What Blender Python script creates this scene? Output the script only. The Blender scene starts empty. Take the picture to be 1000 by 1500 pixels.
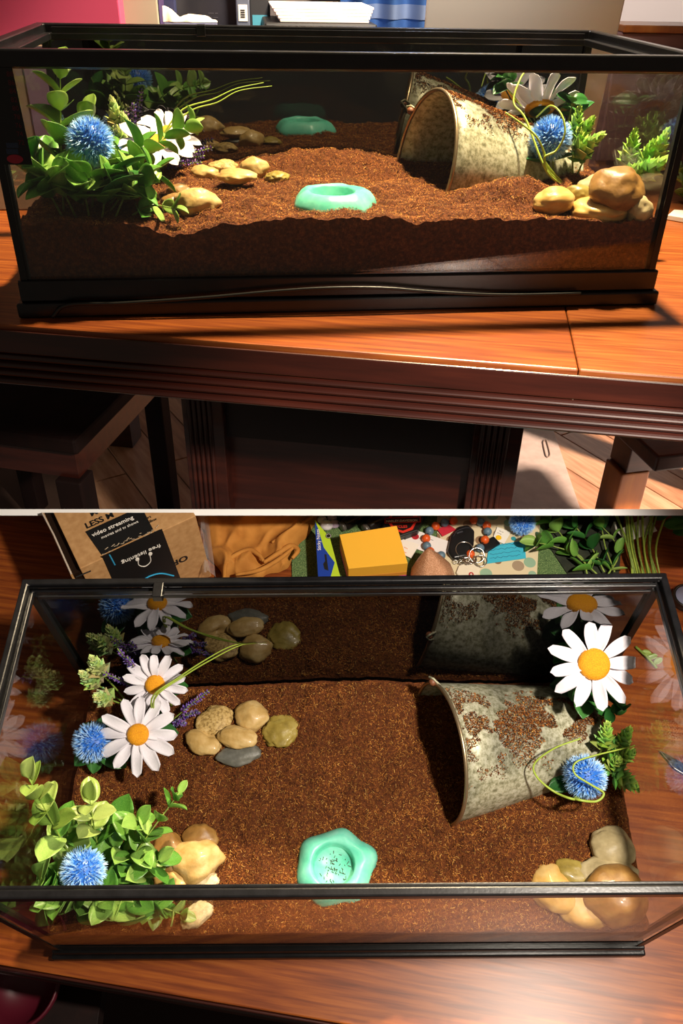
import bpy, bmesh, math, random
import numpy as np
from mathutils import Matrix, Vector, noise

random.seed(7); RNG = np.random.default_rng(7)
scene = bpy.context.scene
COL = scene.collection
PI = math.pi
TABLE_Z = 0.75                     # height of the table that carries the tank with the thermometer strip
F_PX = 1200.0

# ------------------------------------------------------------------ frames of the two tables
def rot(axis, a): return Matrix.Rotation(a, 3, axis)
R0 = Matrix(((1, 0, 0), (0, 0, -1), (0, 1, 0)))
def cam_from_local(yaw, pitch, roll): return rot('Z', roll) @ rot('X', pitch) @ R0 @ rot('Z', yaw)

class Frame:
    """Coordinates of one tank: x along its front, y to its back, z up from its table."""
    def __init__(s, ypr, t, D, H, b, rh):
        s.R = cam_from_local(*ypr); s.t = Vector(t); s.D, s.H, s.b, s.rh = D, H, b, rh
        s.W = .762; s.cam = -(s.R.transposed() @ s.t); s.M = Matrix.Identity(4)
    def ray(s, u, v): return s.R.transposed() @ Vector(((u-500)/F_PX, (v-750)/F_PX, 1))
    def hit(s, u, v, p, n):
        d = s.ray(u, v); n = Vector(n); return s.cam + d*((Vector(p)-s.cam).dot(n)/d.dot(n))
    def z(s, u, v, z): return s.hit(u, v, (0, 0, z), (0, 0, 1))
    def y(s, u, v, y): return s.hit(u, v, (0, y, 0), (0, 1, 0))
    def x(s, u, v, x): return s.hit(u, v, (x, 0, 0), (1, 0, 0))
    def near(s, u, v, p):
        d = s.ray(u, v); return s.cam + d*((Vector(p)-s.cam).dot(d)/d.dot(d))

UP = Frame((0.12226193, 0.59971836, 0.02306808), (0.00989503, -0.24459752, 0.99384691), .3419, .2744, .0428, .0165)
LO = Frame((-0.01176492, 0.94237249, -0.01985262), (0.00827659, 0.5818151, 1.0781653), .3467, .3796, .030, .0145)
UP.M = Matrix.Translation((0, 0, TABLE_Z))
_rel = (UP.R.transposed() @ LO.R).to_4x4(); _rel.translation = UP.R.transposed() @ (LO.t-UP.t)
LO.M = UP.M @ _rel

# ------------------------------------------------------------------ camera, world, lamps, exposure
cam = bpy.data.cameras.new('camera'); co = bpy.data.objects.new('camera', cam); COL.objects.link(co)
cam.sensor_fit = 'VERTICAL'; cam.sensor_height = 36.0; cam.lens = 36.0*F_PX/1500; cam.clip_start = .02
Rt = UP.R.transposed()
CAM_M = Matrix((Rt @ Vector((1, 0, 0)), Rt @ Vector((0, -1, 0)), Rt @ Vector((0, 0, -1)))).transposed().to_4x4()
CAM_M.translation = UP.cam
CAM_M = UP.M @ CAM_M
co.matrix_world = CAM_M
scene.camera = co

w = bpy.data.worlds.new('world'); scene.world = w; w.use_nodes = True
w.node_tree.nodes['Background'].inputs[0].default_value = (1.0, .80, .62, 1)
w.node_tree.nodes['Background'].inputs[1].default_value = .085

def spot(name, F, p, aim, watt, col, half, blend=.4, size=.05):
    l = bpy.data.lights.new(name, 'SPOT'); l.energy = watt; l.color = col; l.spot_size = 2*half; l.spot_blend = blend
    l.shadow_soft_size = size
    o = bpy.data.objects.new(name, l); COL.objects.link(o)
    a = F.M @ Vector(p); b = F.M @ Vector(aim)
    o.matrix_world = Matrix.Translation(a) @ (a-b).to_track_quat('Z', 'Y').to_matrix().to_4x4()
    return o
spot('pendant_lamp', UP, (.33, .30, 1.35), (.02, .20, .0), 350, (1.0, .79, .50), math.radians(29), .4, .045)
spot('floor_fill', UP, (2.1, -.45, .75), (.72, .62, -.75), 800, (1.0, .74, .58), math.radians(15), .4, .06)  # added spot that brightens the floor and bench leg under the table
spot('backdrop_fill', UP, (.1, -.02, 1.15), (.15, .80, .36), 120, (1.0, .86, .74), math.radians(25), .7, .08)  # added fill for the things standing behind the tank
spot('door_fill', UP, (1.0, 1.5, 1.5), (1.25, 2.95, .3), 170, (1.0, .88, .80), math.radians(50), .6, .08)  # added to lift the far door, wall and curtain
led = bpy.data.lights.new('led_lamp', 'POINT'); led.energy = 6.0; led.color = (.45, .6, 1.0); led.shadow_soft_size = .012
lo_ = bpy.data.objects.new('led_lamp', led); COL.objects.link(lo_); lo_.location = UP.M @ Vector((.24, .62, .75))
spot('ceiling_lamp', LO, (.46, .0, 1.22), (.0, .22, .05), 84, (1.0, .88, .74), math.radians(30), .3, .035)
vs = scene.view_settings
vs.view_transform = 'Standard'; vs.look = 'None'; vs.gamma = 1; vs.exposure = 0.0; vs.use_curve_mapping = False

# ------------------------------------------------------------------ materials
def lin(h):
    h = h.lstrip('#'); c = [int(h[i:i+2], 16)/255 for i in (0, 2, 4)]
    return tuple((x/12.92 if x <= .04045 else ((x+.055)/1.055)**2.4) for x in c)+(1,)
MATS = {}
def base_mat(name, col, rough=.5, metal=0, spec=.5, coat=0, trans=0, sub=0):
    if name in MATS: return MATS[name]
    m = bpy.data.materials.new(name); m.use_nodes = True; MATS[name] = m
    p = m.node_tree.nodes['Principled BSDF']
    p.inputs['Base Color'].default_value = lin(col); p.inputs['Roughness'].default_value = rough
    p.inputs['Metallic'].default_value = metal; p.inputs['Specular IOR Level'].default_value = spec
    p.inputs['Coat Weight'].default_value = coat; p.inputs['Coat Roughness'].default_value = .12
    if trans: p.inputs['Transmission Weight'].default_value = trans
    return m
def ramp(nt, stops):
    r = nt.nodes.new('ShaderNodeValToRGB'); e = r.color_ramp.elements
    while len(e) < len(stops): e.new(.5)
    for k, (pos, c) in enumerate(stops): e[k].position = pos; e[k].color = lin(c)
    return r
def noise_mat(name, stops, scale=(20, 20, 20), rough=.5, metal=0, detail=5, bump=0, bscale=None, coat=0, spec=.5, nrough=.55, dist=0, rnd=0, croughness=.12):
    if name in MATS: return MATS[name]
    m = base_mat(name, '808080', rough, metal, spec, coat); nt = m.node_tree; p = nt.nodes['Principled BSDF']
    p.inputs['Coat Roughness'].default_value = croughness
    tc = nt.nodes.new('ShaderNodeTexCoord'); mp = nt.nodes.new('ShaderNodeMapping'); mp.inputs['Scale'].default_value = scale
    nt.links.new(tc.outputs['Object'], mp.inputs['Vector'])
    n = nt.nodes.new('ShaderNodeTexNoise'); n.inputs['Scale'].default_value = 1; n.inputs['Detail'].default_value = detail
    n.inputs['Roughness'].default_value = nrough; n.inputs['Distortion'].default_value = dist
    nt.links.new(mp.outputs[0], n.inputs['Vector'])
    fac = n.outputs[0]
    if rnd:
        oi = nt.nodes.new('ShaderNodeObjectInfo'); ma = nt.nodes.new('ShaderNodeMath'); ma.operation = 'MULTIPLY_ADD'
        ma.inputs[1].default_value = rnd; ma.inputs[2].default_value = -rnd/2
        nt.links.new(oi.outputs['Random'], ma.inputs[0])
        ad = nt.nodes.new('ShaderNodeMath'); ad.operation = 'ADD'; nt.links.new(ma.outputs[0], ad.inputs[0]); nt.links.new(n.outputs[0], ad.inputs[1]); fac = ad.outputs[0]
    r = ramp(nt, stops); nt.links.new(fac, r.inputs[0]); nt.links.new(r.outputs[0], p.inputs['Base Color'])
    if bump:
        b = nt.nodes.new('ShaderNodeBump'); b.inputs['Strength'].default_value = bump; b.inputs['Distance'].default_value = .002
        src = n.outputs[0]
        if bscale:
            n2 = nt.nodes.new('ShaderNodeTexNoise'); n2.inputs['Scale'].default_value = bscale; n2.inputs['Detail'].default_value = 4
            nt.links.new(tc.outputs['Object'], n2.inputs['Vector']); src = n2.outputs[0]
        nt.links.new(src, b.inputs['Height']); nt.links.new(b.outputs[0], p.inputs['Normal'])
    return m
def attr_mat(name, rough=.8, spec=.3, attr='tint'):
    if name in MATS: return MATS[name]
    m = base_mat(name, '808080', rough, 0, spec); nt = m.node_tree
    a = nt.nodes.new('ShaderNodeAttribute'); a.attribute_name = attr
    nt.links.new(a.outputs['Color'], nt.nodes['Principled BSDF'].inputs['Base Color'])
    return m
def glass_mat(name, tint=(.93, .95, .92), refl=.05, rough=.0, haze=0.0, haze_col=(.8, .8, .8)):
    if name in MATS: return MATS[name]
    m = bpy.data.materials.new(name); m.use_nodes = True; MATS[name] = m; nt = m.node_tree
    for n in list(nt.nodes): nt.nodes.remove(n)
    out = nt.nodes.new('ShaderNodeOutputMaterial'); mix = nt.nodes.new('ShaderNodeMixShader')
    t = nt.nodes.new('ShaderNodeBsdfTransparent'); t.inputs[0].default_value = tint+(1,)
    g = nt.nodes.new('ShaderNodeBsdfGlossy'); g.inputs['Roughness'].default_value = rough; g.inputs[0].default_value = (1, 1, 1, 1)
    lw = nt.nodes.new('ShaderNodeLayerWeight'); lw.inputs[0].default_value = .5
    pw = nt.nodes.new('ShaderNodeMath'); pw.operation = 'POWER'; pw.inputs[1].default_value = 5
    ma = nt.nodes.new('ShaderNodeMath'); ma.operation = 'MULTIPLY_ADD'; ma.inputs[1].default_value = .55*(1-refl); ma.inputs[2].default_value = refl
    nt.links.new(lw.outputs['Facing'], pw.inputs[0]); nt.links.new(pw.outputs[0], ma.inputs[0]); nt.links.new(ma.outputs[0], mix.inputs[0])
    nt.links.new(t.outputs[0], mix.inputs[1]); nt.links.new(g.outputs[0], mix.inputs[2])
    last = mix
    if haze:
        d = nt.nodes.new('ShaderNodeBsdfDiffuse'); d.inputs[0].default_value = haze_col+(1,)
        m2 = nt.nodes.new('ShaderNodeMixShader'); m2.inputs[0].default_value = haze
        nt.links.new(mix.outputs[0], m2.inputs[1]); nt.links.new(d.outputs[0], m2.inputs[2]); last = m2
    nt.links.new(last.outputs[0], out.inputs[0])
    return m
def leaf_mat(name, dark, mid, light, rough=.35, scale=70):
    if name in MATS: return MATS[name]
    m = noise_mat(name, [(.15, dark), (.5, mid), (.85, light)], (scale,)*3, rough, detail=2, rnd=.55)
    nt = m.node_tree; p = nt.nodes['Principled BSDF']
    tr = nt.nodes.new('ShaderNodeBsdfTranslucent'); mx = nt.nodes.new('ShaderNodeMixShader'); mx.inputs[0].default_value = .22
    src = p.inputs['Base Color'].links[0].from_socket; nt.links.new(src, tr.inputs[0])
    out = nt.nodes['Material Output']; nt.links.new(p.outputs[0], mx.inputs[1]); nt.links.new(tr.outputs[0], mx.inputs[2]); nt.links.new(mx.outputs[0], out.inputs[0])
    return m

GLASS = glass_mat('glass', (.955, .965, .95), .035)
BAG = glass_mat('clear_plastic', (.93, .92, .92), .09, .12, .16, (.9, .88, .88))
BLACKGLASS = base_mat('black_backed_glass', '060607', .02, spec=.5); BLACKGLASS.node_tree.nodes['Principled BSDF'].inputs['IOR'].default_value = 1.85
BLACK = noise_mat('black_plastic', [(.3, '0c0c0e'), (.7, '17171a')], (60,)*3, .28, detail=3, bump=.05, bscale=300, spec=.5)
SEAM = base_mat('black_silicone', '0b0b0c', .4)
WOOD = noise_mat('red_oak', [(.2, '51230f'), (.45, '7d3d1b'), (.62, '96501f'), (.85, 'a96331')], (8, 150, 150), .35, detail=8, bump=.04, coat=.12, dist=.3, croughness=.4, spec=.35)
WOOD2 = noise_mat('red_oak_light', [(.2, '5c2a12'), (.45, '86451e'), (.65, '9d5a28'), (.85, 'b06c38')], (9, 170, 170), .35, detail=8, bump=.04, coat=.12, dist=.3, croughness=.4, spec=.35)
DARKWOOD = noise_mat('shade_dark_wood', [(.2, '200b07'), (.5, '37140d'), (.8, '4b1f13')], (5, 60, 60), .35, detail=6, bump=.03, coat=.3)  # wood below the table top, shade put into its colour
CHAIRWOOD = noise_mat('chair_wood', [(.2, '6b3712'), (.6, '9a5a20'), (.9, 'b47432')], (40, 40, 6), .4, detail=5, coat=.2)
FLOORWOOD = noise_mat('floor_wood', [(.2, '8a5a40'), (.5, 'b38462'), (.8, 'd0a684')], (7, 60, 60), .35, detail=6, coat=.25, rnd=.3)
SOIL = noise_mat('coconut_soil', [(.25, '2c140b'), (.5, '582e14'), (.68, '7d471e'), (.85, '9d642d')], (260,)*3, .9, detail=8, bump=.9, bscale=500, spec=.2, nrough=.7)
FIBRE = attr_mat('coconut_fibre', .85, .25)
ZINC = None
TEAL = noise_mat('teal_resin', [(.25, '52c2a6'), (.55, '74d6bc'), (.85, '9ce6d0')], (40,)*3, .38, detail=3, bump=.12, bscale=160)
WHITE = base_mat('white_paint', 'fbfbfa', .6)
PETAL = noise_mat('white_petal', [(.2, 'd6d1dc'), (.7, 'e9e6ee')], (300, 20, 20), .55, detail=2, bump=.25)
PETAL2 = PETAL
YOLK = noise_mat('daisy_centre', [(.3, 'e08a00'), (.6, 'f6a900'), (.85, 'ffbf22')], (900,)*3, .6, detail=2, bump=.6, bscale=1200)
BLUE = attr_mat('blue_tinsel', .35, .5)
PURPLE = attr_mat('lavender_florets', .6, .4)
LEAF = leaf_mat('leaf_green', '3f7d2a', '72ab45', 'b4cf72')
LEAFY = leaf_mat('leaf_yellow_green', '5f8430', '8fad4c', 'b9cb78')
LEAFD = leaf_mat('leaf_dark_green', '1f4a22', '2f6b2e', '4f8f42')
SUCC = attr_mat('succulent_leaves', .5, .4)
STEM = noise_mat('green_stem', [(.3, '5e7a2a'), (.7, '93a94a')], (200,)*3, .5)
VINE = base_mat('vine_green', '9fb645', .45)
ROCK = {
 'tan':   noise_mat('rock_tan', [(.2, 'a5803f'), (.5, 'c2a062'), (.8, 'd6bd86')], (60,)*3, .5, detail=8, bump=.25, bscale=220, coat=.15),
 'speck': noise_mat('rock_speckled', [(.35, '7d6434'), (.5, 'b7985a'), (.75, 'd2b981')], (240,)*3, .6, detail=8, bump=.2, bscale=320),
 'brown': noise_mat('rock_brown', [(.2, '6d4c22'), (.5, '8d6733'), (.8, 'a98448')], (70,)*3, .45, detail=8, bump=.25, bscale=160, coat=.12),
 'orange': noise_mat('rock_orange', [(.2, 'a8803c'), (.5, 'c9a158'), (.8, 'dcc084')], (45,)*3, .4, detail=6, bump=.12, bscale=160, coat=.2),
 'olive': noise_mat('rock_olive', [(.2, '6a5a22'), (.5, '948038'), (.8, 'b4a257')], (55,)*3, .45, detail=8, bump=.3, bscale=150, coat=.2),
 'grey':  noise_mat('rock_grey', [(.2, '4a4a44'), (.5, '63635c'), (.8, '7e7d74')], (80,)*3, .45, detail=6, bump=.15, bscale=240),
 'pale':  noise_mat('rock_pale', [(.2, 'b59a68'), (.5, 'd8c294'), (.8, 'ece0bf')], (80,)*3, .6, detail=8, bump=.4, bscale=180),
 'stone': noise_mat('rock_stone', [(.2, '8a7c58'), (.5, 'aa9a72'), (.8, 'c4b68e')], (60,)*3, .5, detail=7, bump=.2, bscale=220),
}
def zinc():
    m = base_mat('galvanised_zinc', '808080', .45, .25); nt = m.node_tree; p = nt.nodes['Principled BSDF']
    tc = nt.nodes.new('ShaderNodeTexCoord')
    n1 = nt.nodes.new('ShaderNodeTexNoise'); n1.inputs['Scale'].default_value = 150; n1.inputs['Detail'].default_value = 8; n1.inputs['Roughness'].default_value = .7
    n2 = nt.nodes.new('ShaderNodeTexNoise'); n2.inputs['Scale'].default_value = 16; n2.inputs['Detail'].default_value = 4
    for n in (n1, n2): nt.links.new(tc.outputs['Object'], n.inputs['Vector'])
    r1 = ramp(nt, [(.33, '77755e'), (.45, 'b0ae94'), (.56, 'dcdac6'), (.75, 'f2f1e6')]); r2 = ramp(nt, [(.35, '77786a'), (.55, 'd8d8c8'), (.8, 'f2f2ea')])
    nt.links.new(n1.outputs[0], r1.inputs[0]); nt.links.new(n2.outputs[0], r2.inputs[0])
    mx = nt.nodes.new('ShaderNodeMix'); mx.data_type = 'RGBA'; mx.blend_type = 'MULTIPLY'; mx.inputs[0].default_value = .7
    nt.links.new(r1.outputs[0], mx.inputs[6]); nt.links.new(r2.outputs[0], mx.inputs[7]); nt.links.new(mx.outputs[2], p.inputs['Base Color'])
    b = nt.nodes.new('ShaderNodeBump'); b.inputs['Strength'].default_value = .2; b.inputs['Distance'].default_value = .001
    nt.links.new(n1.outputs[0], b.inputs['Height']); nt.links.new(b.outputs[0], p.inputs['Normal'])
    return m
ZINC = zinc()

# ------------------------------------------------------------------ mesh helpers
class MB:
    def __init__(s): s.v = []; s.f = []; s.c = []
    def add(s, vs, fs, col=None):
        b = len(s.v); s.v += [tuple(x) for x in vs]; s.f += [tuple(i+b for i in f) for f in fs]
        if col is not None: s.c += [col]*len(vs)
        return s
    def box(s, lo, hi, M=None):
        x0, y0, z0 = lo; x1, y1, z1 = hi
        vs = [Vector(p) for p in ((x0,y0,z0),(x1,y0,z0),(x1,y1,z0),(x0,y1,z0),(x0,y0,z1),(x1,y0,z1),(x1,y1,z1),(x0,y1,z1))]
        if M: vs = [M @ p for p in vs]
        return s.add(vs, [(0,3,2,1),(4,5,6,7),(0,1,5,4),(1,2,6,5),(2,3,7,6),(3,0,4,7)])
    def tube(s, pts, rad, n=8, cap=True, col=None):
        pts = [Vector(p) for p in pts]; N = len(pts)
        rad = rad if hasattr(rad, '__len__') else [rad]*N
        up = Vector((0, 0, 1)); vs = []; fs = []; a = None
        for i, p in enumerate(pts):
            t = (pts[min(i+1, N-1)]-pts[max(i-1, 0)]).normalized()
            if a is None:
                a = t.cross(up if abs(t.z) < .9 else Vector((1, 0, 0))).normalized()
            a = (a-t*a.dot(t)).normalized(); b = t.cross(a)
            for k in range(n):
                q = 2*PI*k/n; vs.append(p+(a*math.cos(q)+b*math.sin(q))*rad[i])
        for i in range(N-1):
            for k in range(n):
                k2 = (k+1) % n; fs.append((i*n+k, i*n+k2, (i+1)*n+k2, (i+1)*n+k))
        if cap: fs += [tuple(range(n))[::-1], tuple((N-1)*n+k for k in range(n))]
        return s.add(vs, fs, col)
    def lathe(s, prof, n=32, M=None, col=None, closed=False):
        vs = []; fs = []; P = len(prof)
        for r, z in prof:
            for k in range(n):
                q = 2*PI*k/n; p = Vector((r*math.cos(q), r*math.sin(q), z)); vs.append(M @ p if M else p)
        for i in range(P-1 if not closed else P):
            j = (i+1) % P
            for k in range(n):
                k2 = (k+1) % n; fs.append((i*n+k, i*n+k2, j*n+k2, j*n+k))
        if not closed:
            fs += [tuple(range(n))[::-1], tuple((P-1)*n+k for k in range(n))]
        return s.add(vs, fs, col)
    def prism(s, poly, d):
        d = Vector(d); n = len(poly); vs = [Vector(p) for p in poly]+[Vector(p)+d for p in poly]
        return s.add(vs, [tuple(range(n))[::-1], tuple(range(n, 2*n))]+[(i, (i+1) % n, n+(i+1) % n, n+i) for i in range(n)])
    def sphere(s, c, r, seg=12, rings=8, col=None, M=None):
        c = Vector(c); r = r if hasattr(r, '__len__') else (r, r, r); vs = []; fs = []
        for i in range(rings+1):
            a = PI*i/rings
            for k in range(seg):
                q = 2*PI*k/seg; p = Vector((r[0]*math.sin(a)*math.cos(q), r[1]*math.sin(a)*math.sin(q), r[2]*math.cos(a)))
                vs.append(c+(M @ p if M else p))
        for i in range(rings):
            for k in range(seg):
                k2 = (k+1) % seg; fs.append((i*seg+k, (i+1)*seg+k, (i+1)*seg+k2, i*seg+k2))
        return s.add(vs, fs, col)
    def grid(s, fn, nu, nv, col=None):
        vs = [fn(i/nu, j/nv) for j in range(nv+1) for i in range(nu+1)]
        return s.add(vs, [(j*(nu+1)+i, j*(nu+1)+i+1, (j+1)*(nu+1)+i+1, (j+1)*(nu+1)+i) for j in range(nv) for i in range(nu)], col)
    def mesh(s, name, mat, smooth=False, bevel=0, bseg=2, weld=False):
        me = bpy.data.meshes.new(name); me.from_pydata(s.v, [], s.f)
        if s.c and len(s.c) == len(s.v):
            at = me.color_attributes.new('tint', 'FLOAT_COLOR', 'POINT')
            at.data.foreach_set('color', np.array(s.c, dtype=np.float32).ravel())
        if bevel or weld:
            bm = bmesh.new(); bm.from_mesh(me)
            if weld: bmesh.ops.remove_doubles(bm, verts=bm.verts, dist=1e-6)
            if bevel:
                ed = [e for e in bm.edges if len(e.link_faces) == 2 and e.calc_face_angle() > .5]
                bmesh.ops.bevel(bm, geom=ed, offset=bevel, segments=bseg, profile=.5, affect='EDGES', clamp_overlap=True)
            bmesh.ops.recalc_face_normals(bm, faces=bm.faces); bm.to_mesh(me); bm.free()
        if smooth: me.shade_smooth()
        if isinstance(mat, (list, tuple)):
            for m in mat: me.materials.append(m)
        else: me.materials.append(mat)
        if smooth and bevel:
            try: me.set_sharp_from_angle(angle=.7)
            except Exception: pass
        return me

def link(name, me, parent=None, M=None, mw=None):
    o = bpy.data.objects.new(name, me); COL.objects.link(o)
    if parent is not None: o.parent = parent
    if M is not None: o.matrix_basis = M
    return o
def part(name, mb, mat, parent, M=None, smooth=False, bevel=0, bseg=2, label=None, kind=None):
    o = link(name, mb.mesh(name, mat, smooth, bevel, bseg), parent, M)
    if label: o['label'] = label
    if kind: o['kind'] = kind
    return o
def tag(o, label, cat, group=None, kind=None):
    o['label'] = label; o['category'] = cat
    if group: o['group'] = group
    if kind: o['kind'] = kind
    return o
SETOF = {}
def thing(name, F, p, label, cat, group=None, R=None):
    o = bpy.data.objects.new(name, None); SETOF[o.name] = F; COL.objects.link(o); o.empty_display_size = .02
    m = Matrix.Translation(Vector(p))
    if R is not None: m = m @ R
    o.matrix_basis = F.M @ m
    return tag(o, label, cat, group)
def single(name, F, p, mb, mat, label, cat, group=None, R=None, smooth=False, bevel=0, kind=None):
    o = link(name, mb.mesh(name, mat, smooth, bevel)); SETOF[o.name] = F
    m = Matrix.Translation(Vector(p))
    if R is not None: m = m @ R
    o.matrix_basis = F.M @ m
    return tag(o, label, cat, group, kind)
def struct(name, F, mb, mat, parent=None, smooth=False, bevel=0, label=None):
    o = link(name, mb.mesh(name, mat, smooth, bevel), parent)
    if parent is None: o.matrix_basis = F.M; o['kind'] = 'structure'; SETOF[o.name] = F
    if label: o['label'] = label
    return o
def basis(y, up=(0, 0, 1)):
    """Rotation whose y axis runs along y and whose z axis is as near as it can be to up."""
    y = Vector(y).normalized(); up = Vector(up); x = y.cross(up)
    if x.length < 1e-4: x = y.cross(Vector((1, 0, 0)))
    x.normalize(); z = x.cross(y)
    return Matrix((x, y, z)).transposed().to_4x4()
def zbasis(n, ref=(1, 0, 0)):
    z = Vector(n).normalized(); x = Vector(ref); x = (x-z*x.dot(z)).normalized()
    return Matrix((x, z.cross(x), z)).transposed().to_4x4()
def spline(pts, n=8):
    pts = [Vector(p) for p in pts]; out = []
    P = [pts[0]*2-pts[1]]+pts+[pts[-1]*2-pts[-2]]
    for i in range(1, len(P)-2):
        for k in range(n):
            t = k/n; a, b, c, d = P[i-1:i+3]
            out.append(.5*((2*b)+(c-a)*t+(2*a-5*b+4*c-d)*t*t+(3*b-a-3*c+d)*t**3))
    return out+[pts[-1]]
def nz(x, y=0, z=0): return noise.noise(Vector((x, y, z)))
def text_mesh(body, mat, size=.01, align='LEFT', bold=0, name='lettering'):
    c = bpy.data.curves.new(name, 'FONT'); c.body = body; c.size = size; c.align_x = align; c.extrude = .0002; c.offset = bold
    c.resolution_u = 3
    o = bpy.data.objects.new(name, c); COL.objects.link(o)
    dg = bpy.context.evaluated_depsgraph_get(); me = bpy.data.meshes.new_from_object(o.evaluated_get(dg))
    bpy.data.objects.remove(o); bpy.data.curves.remove(c)
    me.name = name; me.materials.clear(); me.materials.append(mat)
    return me

WHERE = {UP: 'in the tank with the thermometer strip', LO: 'in the tank beside the cardboard box'}

# ------------------------------------------------------------------ the setting
def cam_pt(x, y, z): return CAM_M @ Vector((x, -y, -z))      # x right, y down, z forward of the camera
SLAB_Z0, SLAB_Z1, SLAB_A, SLAB_B = 1.3, 2.15, -.0045, .0056
mb = MB(); c8 = [cam_pt(x, y, z) for z in (SLAB_Z0, SLAB_Z1) for y in (SLAB_A, SLAB_B) for x in (-1.3, 1.3)]
mb.add(c8, [(0, 1, 3, 2), (4, 6, 7, 5), (0, 4, 5, 1), (2, 3, 7, 6), (0, 2, 6, 4), (1, 5, 7, 3)])
o = link('trim_1', mb.mesh('trim_1', WHITE)); o['kind'] = 'structure'; o['label'] = 'white painted board between the two tables'

# floor and wall round the table that carries the tank with the thermometer strip
FZ = -TABLE_Z
mb = MB().box((-2.2, -.2, FZ-.03), (2.6, 3.2, FZ-.008))
floor = struct('floor', UP, mb, base_mat('subfloor', '4a3428', .8))
pd = Vector((.42, -.9, 0)).normalized(); pn = Vector((pd.y, -pd.x, 0))
mb = MB().box((0, .0012, -.008), (1.5, .1108, 0)); pme = mb.mesh('plank', FLOORWOOD, False, .0012, 1)
for i in range(-9, 11):
    for k in range(2):
        p = Vector((.55, .85, FZ))-pn*(.112*i)+pd*(-1.55+1.504*k-(.4 if i % 2 else 0))
        link('plank', pme, floor, Matrix.Translation(p) @ Matrix(((pd.x, -pn.x, 0, 0), (pd.y, -pn.y, 0, 0), (0, 0, 1, 0), (0, 0, 0, 1))))
wall = struct('wall_back', UP, MB().box((-2.4, 3.0, FZ), (3.2, 3.08, 1.9)), noise_mat('wall_paint', [(.3, 'a5988a'), (.7, 'b3a698')], (8,)*3, .8))
# white panel door in the wall
dm = base_mat('door_white', 'efe4de', .5)
x0 = UP.y(905, 20, 2.93).x; x1 = x0+.86
door = struct('door_1', UP, MB().box((x0, 2.955, FZ), (x1, 2.998, 1.4)), dm, bevel=.003, label='white panel door')
for cx in (x0+.23, x0+.63):
    for z0, z1 in ((-.6, .05), (.25, .9), (1.0, 1.3)):
        mb = MB()
        mb.box((cx-.14, 2.945, z0), (cx+.14, 2.956, z1))
        struct('door_panel', UP, mb, dm, door, bevel=.008)
struct('door_handle', UP, MB().tube([(x1-.06, 2.955, .2), (x1-.06, 2.90, .2), (x1-.14, 2.90, .2)], .009, 10), base_mat('steel', 'b8b8b8', .3, 1), door, True)

# ------------------------------------------------------------------ table
def make_table(F, O, d, umin, umax, depth, seams, label, group=None, under=True, mats=(WOOD, WOOD2)):
    """O: a point of the front edge, d: direction of that edge."""
    d = Vector(d).normalized(); v = Vector((-d.y, d.x, 0))
    R = Matrix(((d.x, v.x, 0, 0), (d.y, v.y, 0, 0), (0, 0, 1, 0), (0, 0, 0, 1)))
    t = thing('dining_table', F, (O[0], O[1], 0), label, 'table', group, R)
    cuts = [umin]+seams+[umax]
    for i in range(len(cuts)-1):
        mb = MB().box((0, .0, -.03), (cuts[i+1]-cuts[i]-.0008, depth, 0))
        part('board', mb, mats[i % 2], t, Matrix.Translation((cuts[i], 0, 0)), bevel=.002)
    part('edge_band', MB().box((umin, .004, -.034), (umax, .03, -.0302)), DARKWOOD, t)
    mb = MB().box((umin, -.004, -.0335), (umax, -.0002, -.006)); part('edge_moulding', mb, DARKWOOD, t, bevel=.0015)
    for k in range(4):
        z = -.0395-.0103*k
        prof = [(-.0002+.0, z-.0048)]+[(-.0055*math.sin(PI*q/6), z-.0048+.0096*(q/6)) for q in range(0, 7)]+[(.006, z+.0048), (.006, z-.0048)]
        poly = [Vector((umin, a, b)) for a, b in prof]
        part('reed', MB().prism(poly, (umax-umin, 0, 0)), DARKWOOD, t)
    part('apron', MB().box((umin+.02, .006, -.076), (umax-.02, .03, -.034)), DARKWOOD, t)
    if under:
        def uv(px, py, vv):
            p = F.hit(px, py, Vector((O[0], O[1], 0))+v*vv, v)-Vector((O[0], O[1], 0)); return p.dot(d), p.z
        vp = .34
        for xa, xb in ((272, 330), (690, 762)):
            ua, ub = uv(xa, 660, vp)[0], uv(xb, 660, vp)[0]
            part('post', MB().box((ua, vp, FZ), (ub, vp+.07, -.03)), DARKWOOD, t, bevel=.002)
            n = 5; wv = (ub-ua)*.62
            for k in range(n):
                u = ua+(ub-ua)*.12+wv*(k+.5)/n
                mb = MB().tube([(u, vp, FZ+.05), (u, vp, -.08)], wv/n*.46, 10); part('flute', mb, DARKWOOD, t, smooth=True)
        ua, ub = uv(330, 660, vp)[0], uv(690, 660, vp)[0]; zr = uv(500, 652, vp+.02)[1]
        part('rail', MB().box((ua, vp+.015, zr), (ub, vp+.05, -.03)), base_mat('dark_rail', '1d0e0b', .5), t)
        part('panel', MB().box((ua, vp+.03, FZ), (ub, vp+.06, zr)), DARKWOOD, t)
        part('back_apron', MB().box((umin+.02, depth-.03, -.1), (umax-.02, depth-.006, -.03)), DARKWOOD, t)
        for uu in (umin+.05, umax-.12):
            part('leg', MB().box((uu, depth-.1, FZ), (uu+.07, depth-.03, -.03)), DARKWOOD, t, bevel=.002)
    return t
make_table(UP, (-.04, -.116), (.729, -.192, 0), -.80, .95, 1.08, [.271], 'dark red wooden table with reeded edge under the tank with the thermometer strip')
make_table(LO, (-.318, -.031), (.309, -.047, 0), -.75, 1.35, .95, [1.2], 'polished red wooden table under the tank beside the cardboard box', under=False)

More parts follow.
